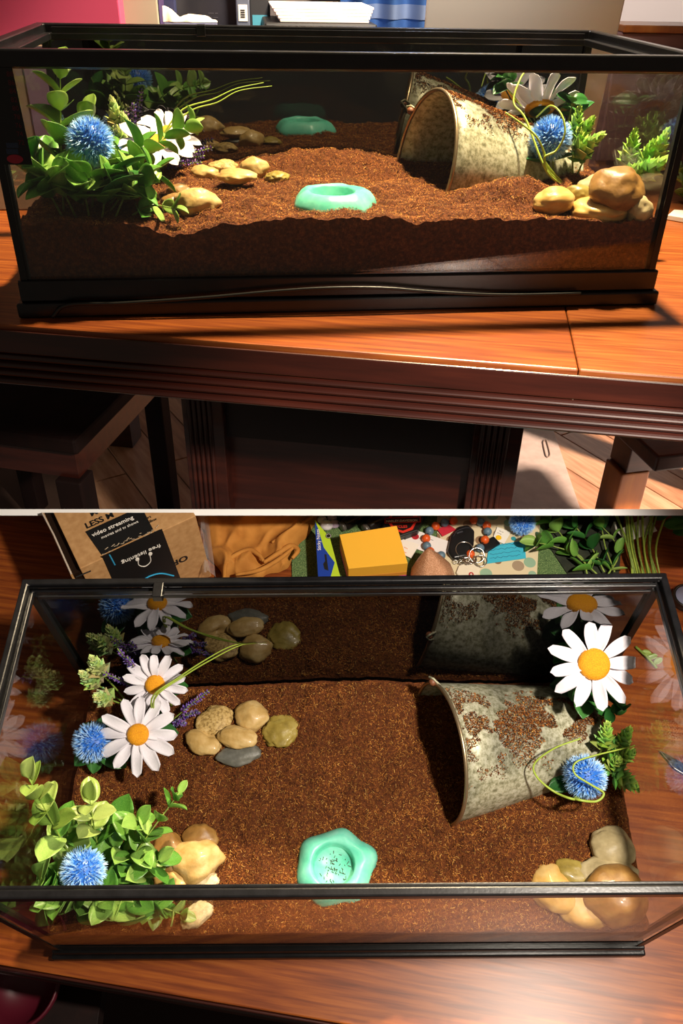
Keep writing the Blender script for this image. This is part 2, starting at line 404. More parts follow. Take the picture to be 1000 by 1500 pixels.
# ------------------------------------------------------------------ tank
def ring_box(mb, x0, x1, y0, y1, z0, z1, tx, ty=None):
    """Rectangular frame with walls tx thick."""
    ty = ty or tx
    o4 = [(x0, y0), (x1, y0), (x1, y1), (x0, y1)]; i4 = [(x0+tx, y0+ty), (x1-tx, y0+ty), (x1-tx, y1-ty), (x0+tx, y1-ty)]
    vs = [(x, y, z) for z in (z0, z1) for q in (o4, i4) for x, y in q]
    fs = []
    for k in range(4):
        j = (k+1) % 4
        fs += [(k, j, 8+j, 8+k), (4+j, 4+k, 12+k, 12+j), (8+k, 8+j, 12+j, 12+k), (j, k, 4+k, 4+j)]
    return mb.add(vs, fs)
def make_tank(F, label, thermometer):
    W, D, H, b, rh = F.W, F.D, F.H, F.b, F.rh; w = W/2; g = .005
    t = thing('glass_tank', F, (0, 0, 0), label, 'terrarium', 'glass tanks')
    s = b*.42
    part('base_skirt', ring_box(MB(), -w-.006, w+.006, -.006, D+.006, .0005, s, .014), BLACK, t, bevel=.0025)
    part('base_frame', ring_box(MB(), -w-.001, w+.001, -.001, D+.001, s, b, .010), BLACK, t, bevel=.002)
    part('floor_pane', MB().box((-w+.004, .004, .006), (w-.004, D-.004, .010)), GLASS, t)
    z0, z1 = s, H-.004
    part('front_pane', MB().box((-w+.003, .003, z0), (w-.003, .003+g, z1)), GLASS, t)
    for sx in (-1, 1):
        xx = sx*(w-.003-g/2)
        part('side_pane', MB().box((xx-g/2, .003+g+.0006, z0), (xx+g/2, D-.003-g-.0006, z1)), GLASS, t)
        for yy in (.003, D-.003-.012):
            part('silicone_seam', MB().box((sx*(w-.0085)-.0045, yy+(.0005 if yy > .1 else g+.0002), b-.002), (sx*(w-.0085)+.0045, yy+(.0115 if yy > .1 else g+.007), H-rh+.001)), SEAM, t)
    for sx in (-1, 1):   # dark edge of the front corners
        part('corner_seam', MB().box((min(sx*(w-.0028), sx*(w-.0105)), .0022, b-.002), (max(sx*(w-.0028), sx*(w-.0105)), .0034, H-rh+.001)), SEAM, t)
    part('back_pane', MB().box((-w+.003, D-.003-g, z0), (w-.003, D-.003, z1)), BLACKGLASS, t, label='glass pane backed in black')
    part('top_rim', ring_box(MB(), -w-.003, w+.003, -.003, D+.003, H-rh, H, .0115 if F is UP else .0085), BLACK, t, bevel=.0018)
    part('inner_ledge', ring_box(MB(), -w+.007, w-.007, .007, D-.007, H-rh-.002, H-rh+.006, .010 if F is UP else .0035), BLACK, t, bevel=.001)
    # sliding track on the back rail with its clip
    part('lid_track', MB().box((-w+.02, D-.021, H-rh+.006), (w-.02, D-.0185, H-.003)), BLACK, t, bevel=.0006)
    cx = F.y(238, 862, D).x if F is LO else F.y(295, 45, D).x
    cl = part('clip', MB().box((cx-.006, D-.024, H-rh+.004), (cx+.006, D-.004, H+.001)), BLACK, t, bevel=.001)
    if thermometer:
        a, b2, c3, d4 = [F.y(*q, .0026) for q in ((-14, 93), (17, 95), (48, 241), (-14, 241))]
        red = base_mat('thermo_red', '5a1018', .5); blk = base_mat('thermo_black', '050506', .35)
        st = part('thermometer_strip', MB().prism([a, d4, c3, b2], (0, -.0008, 0)), blk, t, label='black stick-on thermometer strip')
        for k in range(9):
            p = F.y(15+k*2.1, 112+12.5*k, .0017)
            link('digit', text_mesh(str(88-2*k), red, .0065, 'CENTER'), st, Matrix.Translation(p) @ Matrix.Rotation(PI/2, 4, 'X'))
        mb = MB(); p = F.y(22, 233, .0016); mb.lathe([(.0055, 0), (.0055, .0003)], 20, Matrix.Translation(p) @ Matrix.Rotation(PI/2, 4, 'X') @ Matrix.Diagonal((1.5, .8, 1, 1)))
        part('logo', mb, base_mat('thermo_logo', 'a01b32', .5), st)
        for u, v in ((18, 213), (18, 222)):
            p = F.y(u, v, .0016); part('mark', MB().box((p.x-.006, p.y, p.z-.0025), (p.x+.006, p.y+.0003, p.z+.0025)), base_mat('thermo_blue', '20304a', .5), st)
    return t
make_tank(UP, 'long glass tank with black rims and a thermometer strip on its front', True)
make_tank(LO, 'open glass tank with black rims standing beside the cardboard box', False)

# ------------------------------------------------------------------ soil
BUMPS = [(0, .31, .020, .10, .05), (-.20, .0, -.016, .03, .05), (.225, .105, .026, .06, .035), (.33, .20, .012, .05, .06),
         (.10, .24, -.010, .05, .06), (-.05, .02, .004, .06, .04), (-.33, .03, .004, .03, .05), (.30, .03, -.006, .07, .03)]
def soil_h(F, x, y):
    h = .103 if F is UP else .098
    for cx, cy, a, sx, sy in BUMPS: h += a*math.exp(-((x-cx)/sx)**2-((y-cy)/sy)**2)
    h += .007*nz(x*14, y*14, 3)+.004*nz(x*33, y*33, 9)+.0032*nz(x*75, y*75, 4)
    return h
def make_soil(F, label):
    W, D = F.W, F.D; x0, x1, y0, y1 = -W/2+.0105, W/2-.0105, .0098, D-.0105
    nx, ny = 260, 120; vs = []
    for j in range(ny+1):
        for i in range(nx+1):
            x = x0+(x1-x0)*i/nx; y = y0+(y1-y0)*j/ny
            e = .0022*nz(x*120, y*120, 1)+.0014*nz(x*260, y*260, 5)
            vs.append((x, y, soil_h(F, x, y)+e))
    fs = [(j*(nx+1)+i, j*(nx+1)+i+1, (j+1)*(nx+1)+i+1, (j+1)*(nx+1)+i) for j in range(ny) for i in range(nx)]
    per = [i for i in range(nx+1)]+[j*(nx+1)+nx for j in range(1, ny+1)]+[ny*(nx+1)+i for i in range(nx-1, -1, -1)]+[j*(nx+1) for j in range(ny-1, 0, -1)]
    b = len(vs); n = len(per)
    rows = 14
    for q in range(rows+1):
        vs += [(vs[k][0], vs[k][1], vs[k][2]+(.0115-vs[k][2])*q/rows) for k in per]
    fs += [(b+q*n+k, b+(q+1)*n+k, b+(q+1)*n+(k+1) % n, b+q*n+(k+1) % n) for q in range(rows) for k in range(n)]
    mb = MB(); mb.v = vs; mb.f = fs
    o = single('coconut_soil', F, (0, 0, 0), mb, SOIL, label, 'soil', smooth=True, kind='stuff')
    # loose fibres lying on it
    N = 70000; r = np.random.default_rng(11 if F is UP else 12)
    X = r.uniform(x0+.004, x1-.004, N); Y = r.uniform(y0+.002, y1-.004, N)
    Z = np.array([soil_h(F, a, b_) for a, b_ in zip(X, Y)])+.0014
    az = r.uniform(0, 2*PI, N); el = r.normal(.1, .38, N); L = r.gamma(2.2, .0009, N)+.001; L = np.minimum(L, .009)
    d = np.stack([np.cos(az)*np.cos(el), np.sin(az)*np.cos(el), np.sin(el)], 1)
    s = np.stack([-np.sin(az), np.cos(az), np.zeros(N)], 1)*(r.uniform(.00014, .0003, N))[:, None]
    c = np.stack([X, Y, Z], 1); bend = r.normal(0, .18, (N, 1))*s/np.linalg.norm(s, axis=1)[:, None]*L[:, None]
    A = c-d*L[:, None]/2; B = c+bend+np.array([0, 0, .0006]); C_ = c+d*L[:, None]/2
    V = np.stack([A-s, A+s, B-s, B+s, C_-s*.5, C_+s*.5], 1)
    V[..., 0] = np.clip(V[..., 0], x0-.001, x1+.001); V[..., 1] = np.clip(V[..., 1], y0-.001, y1+.001)
    base = (np.arange(N)*6)[:, None]
    Q = np.concatenate([base+np.array([[0, 1, 3, 2]]), base+np.array([[2, 3, 5, 4]])], 1).reshape(-1, 4)
    cl_ = np.array([.92+.5*nz(a*30, b_*30, 6)+.25*nz(a*90, b_*90, 2) for a, b_ in zip(X, Y)])
    fibre_object('loose_fibres', V.reshape(-1, 3), Q, N, 6, r, o, clump=np.clip(cl_, .35, 1.4))
    return o
PAL = np.array([lin(h)[:3] for h in ('35180c', '5e3216', '824a20', 'a0632a', 'bb8038', 'd3a256')])
def fibre_object(name, V, Q, N, per, r, parent, weights=(.14, .24, .26, .20, .12, .04), clump=None):
    me = bpy.data.meshes.new(name); me.vertices.add(len(V)); me.vertices.foreach_set('co', V.astype(np.float32).ravel())
    me.loops.add(Q.size); me.loops.foreach_set('vertex_index', Q.astype(np.int32).ravel())
    me.polygons.add(len(Q)); me.polygons.foreach_set('loop_start', (np.arange(len(Q))*4).astype(np.int32))
    me.update(calc_edges=True); me.validate()
    col = PAL[r.choice(6, N, p=weights)]*r.uniform(.8, 1.2, (N, 1))*(1 if clump is None else clump[:, None]); col = np.concatenate([col, np.ones((N, 1))], 1)
    at = me.color_attributes.new('tint', 'FLOAT_COLOR', 'POINT'); at.data.foreach_set('color', np.repeat(col, per, 0).astype(np.float32).ravel())
    me.materials.append(FIBRE)
    o = link(name, me, parent); o['kind'] = 'stuff'
    return o
make_soil(UP, 'brown coconut fibre soil filling the tank with the thermometer strip')
make_soil(LO, 'brown coconut fibre soil filling the tank beside the cardboard box')

# ------------------------------------------------------------------ bucket lying on its side
def make_bucket(F):
    n = Vector((math.cos(3.331)*math.cos(.194), math.sin(3.331)*math.cos(.194), math.sin(.194)))
    c = Vector((.126, .227, .120)); R1, R2, Ln = .093, .066, .215
    Rm = zbasis(-n, (0, 0, 1))                       # z from mouth to base, x towards the upper side
    t = thing('metal_bucket', F, c, 'galvanised metal bucket lying half buried on its side '+WHERE[F], 'bucket', 'metal buckets', Rm)
    th = .0012
    prof = [(R1, 0)]+[(R1+(R2-R1)*k/8, Ln*k/8) for k in range(1, 9)]+[(R2-.004, Ln+.0), (R2-.006, Ln-.006), (.001, Ln-.006)]
    inner = [(.001, Ln-.008)]+[(R1+(R2-R1)*k/8-th, Ln*k/8-(.008 if k == 8 else 0)) for k in range(8, -1, -1)]
    part('body', MB().lathe(prof+inner, 64, closed=True), ZINC, t, smooth=True, bevel=0)
    pr = [(R1+.0026*math.cos(a), .0026*math.sin(a)) for a in [2*PI*k/8 for k in range(8)]]
    part('rolled_rim', MB().lathe(pr, 64, closed=True), base_mat('rim_metal', 'b09a7a', .35, .8), t, smooth=True)
    for zz, rr in ((Ln*.985, R2),):
        pr = [(rr+.002*math.cos(a), zz+.002*math.sin(a)) for a in [2*PI*k/8 for k in range(8)]]
        part('base_bead', MB().lathe(pr, 48, closed=True), ZINC, t, smooth=True)
    # handle ear near the mouth
    e = Rm.to_3x3().transposed() @ (F.near(*((588, 140) if F is UP else (614, 966)), (.106, .326, .2))-c)
    rr = math.hypot(e.x, e.y); q = math.atan2(e.y, e.x)
    E = Matrix.Rotation(q, 4, 'Z')
    mb = MB().tube([E @ Vector((R1-.001, -.006, .004)), E @ Vector((R1+.008, -.004, -.004)), E @ Vector((R1+.010, 0, -.008)), E @ Vector((R1+.008, .004, -.004)), E @ Vector((R1-.001, .006, .004))], .0016, 8)
    part('handle_ear', mb, ZINC, t, smooth=True)
    part('ear_knob', MB().sphere(E @ Vector((R1+.003, 0, -.004)), (.005, .006, .005)), base_mat('knob_wood', '7a4a30', .5), t, smooth=True)
    # crumbs of soil lying along the top of the bucket
    r = np.random.default_rng(5); N = 9000; V = []; k = 0
    while k < N:
        z = r.uniform(.004, Ln*.97); a = r.normal(.0, .38)+.06
        m = nz(z*26, a*3.2, 2.5)+.55*nz(z*70, a*9, 7)
        if m < -.02+.5*abs(a-.05)**2+ .2*(z/Ln)*(abs(a) > .5): continue
        rr = R1+(R2-R1)*z/Ln+r.uniform(.0005, .0035 if abs(a) < .35 else .0012)
        p = np.array([rr*math.cos(a), rr*math.sin(a), z]); L = r.uniform(.0009, .0030)
        d = r.normal(0, 1, 3); d[0] *= .4; d /= np.linalg.norm(d); s = np.cross(d, r.normal(0, 1, 3)); s *= r.uniform(.0002, .0006)/np.linalg.norm(s)
        u = np.cross(d, s); u *= .0006/np.linalg.norm(u)
        V += [p-d*L/2-s, p-d*L/2+s, p+u-s, p+u+s, p+d*L/2-s, p+d*L/2+s]; k += 1
    V = np.array(V); base = (np.arange(N)*6)[:, None]
    Q = np.concatenate([base+np.array([[0, 1, 3, 2]]), base+np.array([[2, 3, 5, 4]])], 1).reshape(-1, 4)
    o = fibre_object('soil_crumbs', V, Q, N, 6, r, None, (.2, .3, .26, .16, .06, .02))
    o.matrix_basis = F.M @ Matrix.Translation(c) @ Rm
    tag(o, 'brown soil crumbs scattered on the metal bucket '+WHERE[F], 'soil crumbs')
    return t
make_bucket(UP); make_bucket(LO)

# ------------------------------------------------------------------ dish
def make_dish(F):
    p = F.near(*((489, 291) if F is UP else (491, 1268)), (-.014, .083, .108))
    t = thing('water_dish', F, (p.x, p.y, soil_h(F, p.x, p.y)-.004), 'teal green wavy-edged water dish '+WHERE[F], 'dish', 'water dishes')
    n = 72; lobes = [(.35, .009), (1.35, .006), (2.45, .007), (3.55, .005), (4.35, .006), (5.3, .006)]
    def ro(a):
        r = .047
        for q, am in lobes:
            d = (a-q+PI) % (2*PI)-PI; r += am*math.exp(-(d/.33)**2)
        return r
    prof = [(1.0, 0), (1.02, .006), (.97, .012), (.86, .019), (.74, .0235), (.66, .0245)]
    vs = []; fs = []
    for k in range(n):
        a = 2*PI*k/n
        for q, z in prof: vs.append((ro(a)*q*math.cos(a), ro(a)*q*math.sin(a)*.93, z+.0012*nz(math.cos(a)*3, math.sin(a)*3, q*5)))
        for r_, z in ((.0285, .0235), (.0265, .0215), (.0255, .012), (.0245, .0105), (.0003, .0105)): vs.append((r_*math.cos(a)-.002, r_*math.sin(a)*.96, z))
    m = len(prof)+5
    for k in range(n):
        j = (k+1) % n
        for i in range(m-1): fs.append((k*m+i, j*m+i, j*m+i+1, k*m+i+1))
    mb = MB(); mb.add(vs, fs); part('bowl', mb, TEAL, t, smooth=True)
    r = random.Random(3); mb = MB()
    for k in range(60):
        a = r.uniform(0, 2*PI); q = r.uniform(.003, .021); x, y = q*math.cos(a)-.002, q*math.sin(a)*.95; d = r.uniform(0, PI); L = r.uniform(.0006, .0022)
        mb.box((-L, -.0003, 0), (L, .0003, .0004), Matrix.Translation((x, y, .0108)) @ Matrix.Rotation(d, 4, 'Z'))
    part('soil_specks', mb, base_mat('speck', '3a1e10', .9), t, kind='stuff')
make_dish(UP); make_dish(LO)

# ------------------------------------------------------------------ rocks
def rock_mesh(name, r, mat, seed, lump=.16, notch=None, nub=None, flat=0):
    bm = bmesh.new(); bmesh.ops.create_icosphere(bm, subdivisions=4, radius=1)
    for v in bm.verts:
        n = v.co.normalized(); k = 1+lump*noise.noise(n*1.15+Vector((seed*3.1, seed, 0)))+lump*.4*noise.noise(n*2.9+Vector((0, seed*2.3, 5)))+lump*.12*noise.noise(n*7+Vector((seed, 1, 5)))
        if flat: k *= 1-flat*abs(noise.noise(n*1.9+Vector((seed, 7, seed))))
        if notch: 
            d = (n-Vector(notch[0]).normalized()).length; k -= notch[1]*math.exp(-(d/notch[2])**2)
        if nub:
            d = (n-Vector(nub[0]).normalized()).length; k += nub[1]*math.exp(-(d/nub[2])**2)
        v.co = Vector((n.x*k*r[0], n.y*k*r[1], n.z*k*r[2]))
    me = bpy.data.meshes.new(name); bm.to_mesh(me); bm.free(); me.shade_smooth(); me.materials.append(mat); return me
ROCKS = [  # description, colour, (pixel, half width, half height) seen in the tank beside the box, the same in the tank with the strip, turn, extras
 ('round speckled tan rock beside the grey pebble', 'speck', (315, 1055, 26, 22), (328, 243, 20, 9), .2, {}),
 ('squarish tan rock behind the flat oval rock', 'tan', (367, 1048, 24, 22), (371, 245, 19, 16), -.2, {}),
 ('notched crescent tan rock near the lavender', 'tan', (297, 1086, 27, 18), (300, 252, 21, 11), -.35, {'notch': ((.2, 1, .5), .45, .55)}),
 ('flat oval tan rock resting on the pile', 'tan', (347, 1079, 28, 16), (347, 256, 26, 10), -.15, {'up': .008}),
 ('angular olive rock at the end of the pile', 'olive', (410, 1071, 28, 24), (406, 258, 19, 8), .4, {'flat': .35}),
 ('smooth dark grey pebble under the oval rock', 'grey', (350, 1105, 32, 15), (345, 266, 14, 3), .1, {}),
 ('smooth round brown pebble behind the potato-shaped rock', 'brown', (292, 1227, 24, 18), (263, 281, 18, 12), 0, {}),
 ('large yellow potato-shaped rock beside the leafy plant', 'tan', (286, 1258, 32, 28), (287, 295, 28, 21), .2, {'nub': ((1, -.15, 0), .3, .25)}),
 ('brown mottled rock tucked under the leafy plant', 'brown', (247, 1248, 22, 27), (254, 296, 18, 14), .5, {}),
 ('glossy orange rock tucked under the leafy plant', 'orange', (250, 1286, 24, 15), (246, 306, 13, 8), -.2, {}),
 ('pale chalky rock in front of the potato-shaped rock', 'pale', (294, 1293, 25, 16), (270, 318, 14, 6), .1, {'flat': .3}),
 ('pale rock pressed against the front glass', 'pale', (287, 1340, 24, 15), None, .6, {'flat': .3}),
 ('yellow oval rock at the edge of the rock pile', 'orange', (812, 1302, 27, 30), (812, 291, 28, 18), .5, {}),
 ('small smooth oval rock in the rock pile', 'olive', (840, 1280, 28, 16), (846, 285, 20, 15), -.3, {}),
 ('broad grey tan rock in the rock pile', 'stone', (900, 1278, 39, 20), (878, 273, 28, 18), 0, {}),
 ('rounded olive rock near the side glass', 'stone', (908, 1242, 29, 27), (946, 313, 17, 20), -.5, {}),
 ('orange translucent rock against the front glass', 'orange', (866, 1334, 40, 32), (882, 304, 43, 16), .2, {}),
 ('large brown lumpy rock on top of the rock pile', 'brown', (908, 1318, 38, 34), (917, 282, 33, 27), .1, {'nub': ((.6, -.7, -.2), .2, .3), 'up': .012}),
]
for i, (desc, colr, lo, up, turn, ex) in enumerate(ROCKS):
    for F, q in ((LO, lo), (UP, up)):
        if q is None: continue
        u, v, hw, hh = q
        p = F.z(u, v, .112); s = (p-F.cam).length/F_PX
        if F is LO: r = (hw*s, hh*s*1.02, min(hw, hh)*s*.72)
        else: r = (hw*s, hw*s*.8, max(hh*s*.95, .004))
        if up and F is LO: r = (r[0], r[1], min(r[2], max(up[3]*s*1.0, .008)))
        z = soil_h(F, p.x, p.y)+r[2]*.45+ex.get('up', 0)
        p = F.z(u, v, z+.15*r[2])
        lim = F.W/2-.011-max(r[0], r[1])*1.05
        p.x = max(-lim, min(lim, p.x)); p.y = max(.0095+r[1]*1.1, min(F.D-.012-r[1]*1.1, p.y))
        me = rock_mesh('rock', r, ROCK[colr], i+1, .2, ex.get('notch'), ex.get('nub'), ex.get('flat', 0))
        o = link('rock', me, None, F.M @ Matrix.Translation((p.x, p.y, z)) @ Matrix.Rotation(turn, 4, 'Z'))
        tag(o, desc+' '+('in the thermometer tank' if F is UP else 'in the tank beside the box'), 'rock', 'rocks '+WHERE[F])

# ------------------------------------------------------------------ leaves, petals and flowers
def leaf_mesh(name, L, Wd, mat, cup=.25, droop=.15, tip=1.0, nl=7, nw=4, thick=.0007, base=.8, fold=0):
    mb = MB(); top = []
    def pt(t, s):
        q = abs(2*t**.92-1); wd = Wd/2*max(.012, (1-q**2.3))**.62
        if t > .8: wd *= 1-.18*(t-.8)/.2
        x = s*wd; z = cup*wd*s*s-droop*L*t*t+fold*wd*abs(s)
        return Vector((x, L*t, z))
    vs = []; fs = []; N = (nl+1)*(nw+1)
    for off in (0, -thick):
        for j in range(nl+1):
            for i in range(nw+1): vs.append(pt(j/nl, 2*i/nw-1)+Vector((0, 0, off*(1-abs(2*i/nw-1)*.6))))
    for j in range(nl):
        for i in range(nw):
            a = j*(nw+1)+i; fs.append((a, a+1, a+nw+2, a+nw+1)); fs.append((N+a, N+a+nw+1, N+a+nw+2, N+a+1))
    for j in range(nl):
        for i in (0, nw):
            a = j*(nw+1)+i; b = a+nw+1; fs.append((a, b, N+b, N+a) if i == 0 else (b, a, N+a, N+b))
    mb.add(vs, fs); return mb.mesh(name, mat, True)
LM = {}
for key, mat in (('g', LEAF), ('y', LEAFY), ('d', LEAFD)):
    LM[key] = [leaf_mesh('leaf', 1, .66, mat, .35, .10, thick=.03, nl=9), leaf_mesh('leaf', 1, .76, mat, .5, .22, thick=.03, nl=9), leaf_mesh('leaf', 1, .60, mat, .2, -.06, thick=.03, fold=.22, nl=9)]
    LM[key+'n'] = [leaf_mesh('leaf', 1, .30, mat, .3, .1, thick=.02), leaf_mesh('leaf', 1, .24, mat, .4, .2, thick=.02)]
BOUND = [None]          # (root, lowest corner, highest corner) that leaves keep inside
def put_leaf(parent, key, p, d, size, rng, up=(0, 0, 1), roll=0):
    if BOUND[0]:
        rt, blo, bhi = BOUND[0]; p = Vector(p); d = Vector(d).normalized()
        for a in range(3):
            m = .004+(.3*size if a < 2 else 0)
            lo_a, hi_a = blo[a]-rt[a]+m, bhi[a]-rt[a]-m
            p[a] = max(lo_a-(.25*size if a < 2 else 0), min(hi_a+(.25*size if a < 2 else 0), p[a])); q_ = p[a]+d[a]*size
            if q_ < lo_a or q_ > hi_a: d[a] = (max(lo_a, min(hi_a, q_))-p[a])/size
        if d.length < .25: d = d+Vector((0, 0, .6))
    me = LM[key][rng.randrange(len(LM[key]))]
    M = Matrix.Translation(Vector(p)) @ basis(d, up) @ Matrix.Rotation(roll, 4, 'Y') @ Matrix.Scale(size, 4)
    return link('leaf', me, parent, M)
def leafy_stem(parent, pts, pairs, s0, s1, key, rng, r=.0013, start=.15, spread=.9, tipkey=None, jitter=.35):
    c = spline(pts, 8); n = len(c)
    part('stem', MB().tube(c, [r*(1-.5*i/n) for i in range(n)], 7), STEM, parent, smooth=True)
    for k in range(pairs):
        f = start+(1-start)*k/max(1, pairs-1); i = min(n-2, int(f*(n-1))); p = c[i]; t = (c[i+1]-c[max(0, i-1)]).normalized()
        a = t.cross(Vector((0, 0, 1)) if abs(t.z) < .85 else Vector((1, 0, 0))).normalized(); b = t.cross(a)
        q = k*1.57+rng.uniform(-.4, .4); s = s0+(s1-s0)*f
        for sg in (1, -1):
            side = (a*math.cos(q)+b*math.sin(q))*sg
            d = (t*(1-spread*.55)+side*spread+Vector((rng.uniform(-1, 1), rng.uniform(-1, 1), rng.uniform(-.2, .8)))*jitter*.6).normalized()
            put_leaf(parent, (tipkey if tipkey and f > .55 else key), p, d, s*rng.uniform(.85, 1.15), rng, t+Vector((0, 0, .3)), rng.uniform(-.3, .3))
    put_leaf(parent, tipkey or key, c[-1], (c[-1]-c[-2])+Vector((rng.uniform(-.2, .2), rng.uniform(-.2, .2), .0))*.004, s1*.9, rng)

def spiky_ball(parent, c, r, seed, name='flower_head'):
    rg = random.Random(seed); mb = MB()
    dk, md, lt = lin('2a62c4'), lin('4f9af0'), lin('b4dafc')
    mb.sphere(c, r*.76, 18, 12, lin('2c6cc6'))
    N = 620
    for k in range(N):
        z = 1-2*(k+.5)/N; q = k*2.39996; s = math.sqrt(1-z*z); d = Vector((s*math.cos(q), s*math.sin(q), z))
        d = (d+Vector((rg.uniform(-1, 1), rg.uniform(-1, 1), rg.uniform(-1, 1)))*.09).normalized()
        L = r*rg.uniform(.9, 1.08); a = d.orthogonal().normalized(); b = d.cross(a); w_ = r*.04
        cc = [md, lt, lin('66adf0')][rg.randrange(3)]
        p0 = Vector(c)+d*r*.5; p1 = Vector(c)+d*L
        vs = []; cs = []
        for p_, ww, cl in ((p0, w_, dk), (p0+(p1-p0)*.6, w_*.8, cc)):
            for j in range(3): vs.append(p_+(a*math.cos(2.094*j)+b*math.sin(2.094*j))*ww); cs.append(cl)
        # forked tip
        f1 = p1+a*r*.07*rg.uniform(.3, 1.2); f2 = p1-a*r*.07*rg.uniform(.3, 1.2)+b*r*.03
        vs += [f1, f2]; cs += [lt, lt]; bb = len(mb.v)
        mb.v += [tuple(x) for x in vs]; mb.c += cs
        for j in range(3):
            j2 = (j+1) % 3; mb.f += [(bb+j, bb+j2, bb+3+j2, bb+3+j)]
        mb.f += [(bb+3, bb+4, bb+6), (bb+4, bb+5, bb+6), (bb+5, bb+3, bb+6), (bb+3, bb+4, bb+7), (bb+4, bb+5, bb+7), (bb+5, bb+3, bb+7)]
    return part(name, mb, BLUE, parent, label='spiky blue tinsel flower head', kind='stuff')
def blue_flower(F, p, r, label, seed, leaves=5, root=None, lkey='d', lsize=.03):
    rg = random.Random(seed); p = Vector(p); root = Vector(root) if root else Vector((p.x+rg.uniform(-.01, .01), p.y+.005, soil_h(F, p.x, p.y)-.004))
    t = thing('blue_flower', F, root, label, 'flower', 'spiky blue flowers')
    c = p-root; BOUND[0] = (root, (-F.W/2+.009, .009, .09), (F.W/2-.009, F.D-.010, F.H))
    part('stem', MB().tube(spline([(0, 0, 0), c*.5+Vector((.002, .002, 0)), c*.9], 5), .0014, 7), STEM, t, smooth=True)
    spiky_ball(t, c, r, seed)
    for k in range(leaves):
        q = 2*PI*k/leaves+rg.uniform(-.3, .3); d = Vector((math.cos(q), math.sin(q), rg.uniform(-.1, .35)))
        put_leaf(t, lkey, c*rg.uniform(.35, .6)+d*.004, d, lsize*rg.uniform(.8, 1.25), rg)
    BOUND[0] = None
    return t

def petal_mesh(L, Wd, droop, seed, ruffle=.0):
    rg = random.Random(seed); nl, nw = 9, 6; vs = []; fs = []
    N = (nl+1)*(nw+1)
    for off in (0, -.014):
        for j in range(nl+1):
            t = j/nl
            wd = Wd/2*(.34+.66*math.sin(PI*min(1, (t*.78+.08))))*(1 if t < .86 else math.sqrt(max(0, 1-((t-.86)/.145)**2))*.9+.1)
            for i in range(nw+1):
                s = 2*i/nw-1
                z = .28*wd*s*s-droop*L*t*t+.010*math.cos(s*PI*2.5)*(1-t*.3)+ruffle*L*.05*math.sin(6*t+seed)*s
                vs.append(Vector((s*wd, L*t-(.03*L*abs(s)**2 if t > .9 else 0), z+off)))
    for j in range(nl):
        for i in range(nw):
            a = j*(nw+1)+i; fs += [(a, a+1, a+nw+2, a+nw+1), (N+a, N+a+nw+1, N+a+nw+2, N+a+1)]
        for i in (0, nw):
            a = j*(nw+1)+i; b = a+nw+1; fs.append((a, b, N+b, N+a) if i == 0 else (b, a, N+a, N+b))
    j = nl
    for i in range(nw): a = j*(nw+1)+i; fs.append((a+1, a, N+a, N+a+1))
    mb = MB(); mb.add(vs, fs); return mb.mesh('petal', PETAL, True)
PETALS = [petal_mesh(1, .36, d, k, 1) for k, d in enumerate((.1, .2, .02, .3, -.1))]
def daisy(F, p, normal, R, rc, n, label, seed, root, cupped=0.0, leaves=4, a0=0, lkey='d'):
    rg = random.Random(seed); p = Vector(p); root = Vector(root)
    t = thing('daisy', F, root, label, 'flower', 'white daisies')
    c = p-root; Z = zbasis(normal); BOUND[0] = (root, (-F.W/2+.009, .009, .09), (F.W/2-.009, F.D-.010, F.H))
    H = Matrix.Translation(c) @ Z
    m3 = Z.to_3x3()
    part('stem', MB().tube(spline([(0, 0, 0), c*.55+Vector((.003, .004, 0)), c-m3 @ Vector((0, 0, .006))], 6), .0017, 8), STEM, t, smooth=True)
    mb = MB(); prof = [(rc*.98, -.004), (rc, 0), (rc*.93, .0035), (rc*.7, .0058), (rc*.4, .0066), (.0004, .0062)]
    mb.lathe(prof, 32, H); part('flower_centre', mb, YOLK, t, smooth=True, label='orange yellow centre')
    for k in range(n):
        a = a0+2*PI*k/n+rg.uniform(-.07, .07); L = (R-rc*.7)*rg.uniform(.92, 1.05); lift = cupped+rg.uniform(-.12, .12)
        M = H @ Matrix.Rotation(a-PI/2, 4, 'Z') @ Matrix.Translation((0, rc*.7, -.001-.0014*(k % 3))) @ Matrix.Rotation(lift, 4, 'X') @ Matrix.Rotation(rg.uniform(-.2, .2), 4, 'Y') @ Matrix.Diagonal((L*rg.uniform(.95, 1.15), L, L, 1))
        link('petal', PETALS[rg.randrange(5)], t, M)
    mb = MB(); mb.lathe([(.001, -.012), (.005, -.010), (rc*.7, -.005), (rc*.5, -.003)], 16, H); part('calyx', mb, LEAFD, t, smooth=True)
    for k in range(leaves):
        q = 2*PI*k/max(1, leaves)+rg.uniform(-.4, .4); d = Vector((math.cos(q), math.sin(q), rg.uniform(-.1, .3)))
        put_leaf(t, lkey, c*rg.uniform(.4, .7), d, .04*rg.uniform(.8, 1.2), rg)
    BOUND[0] = None
    return t

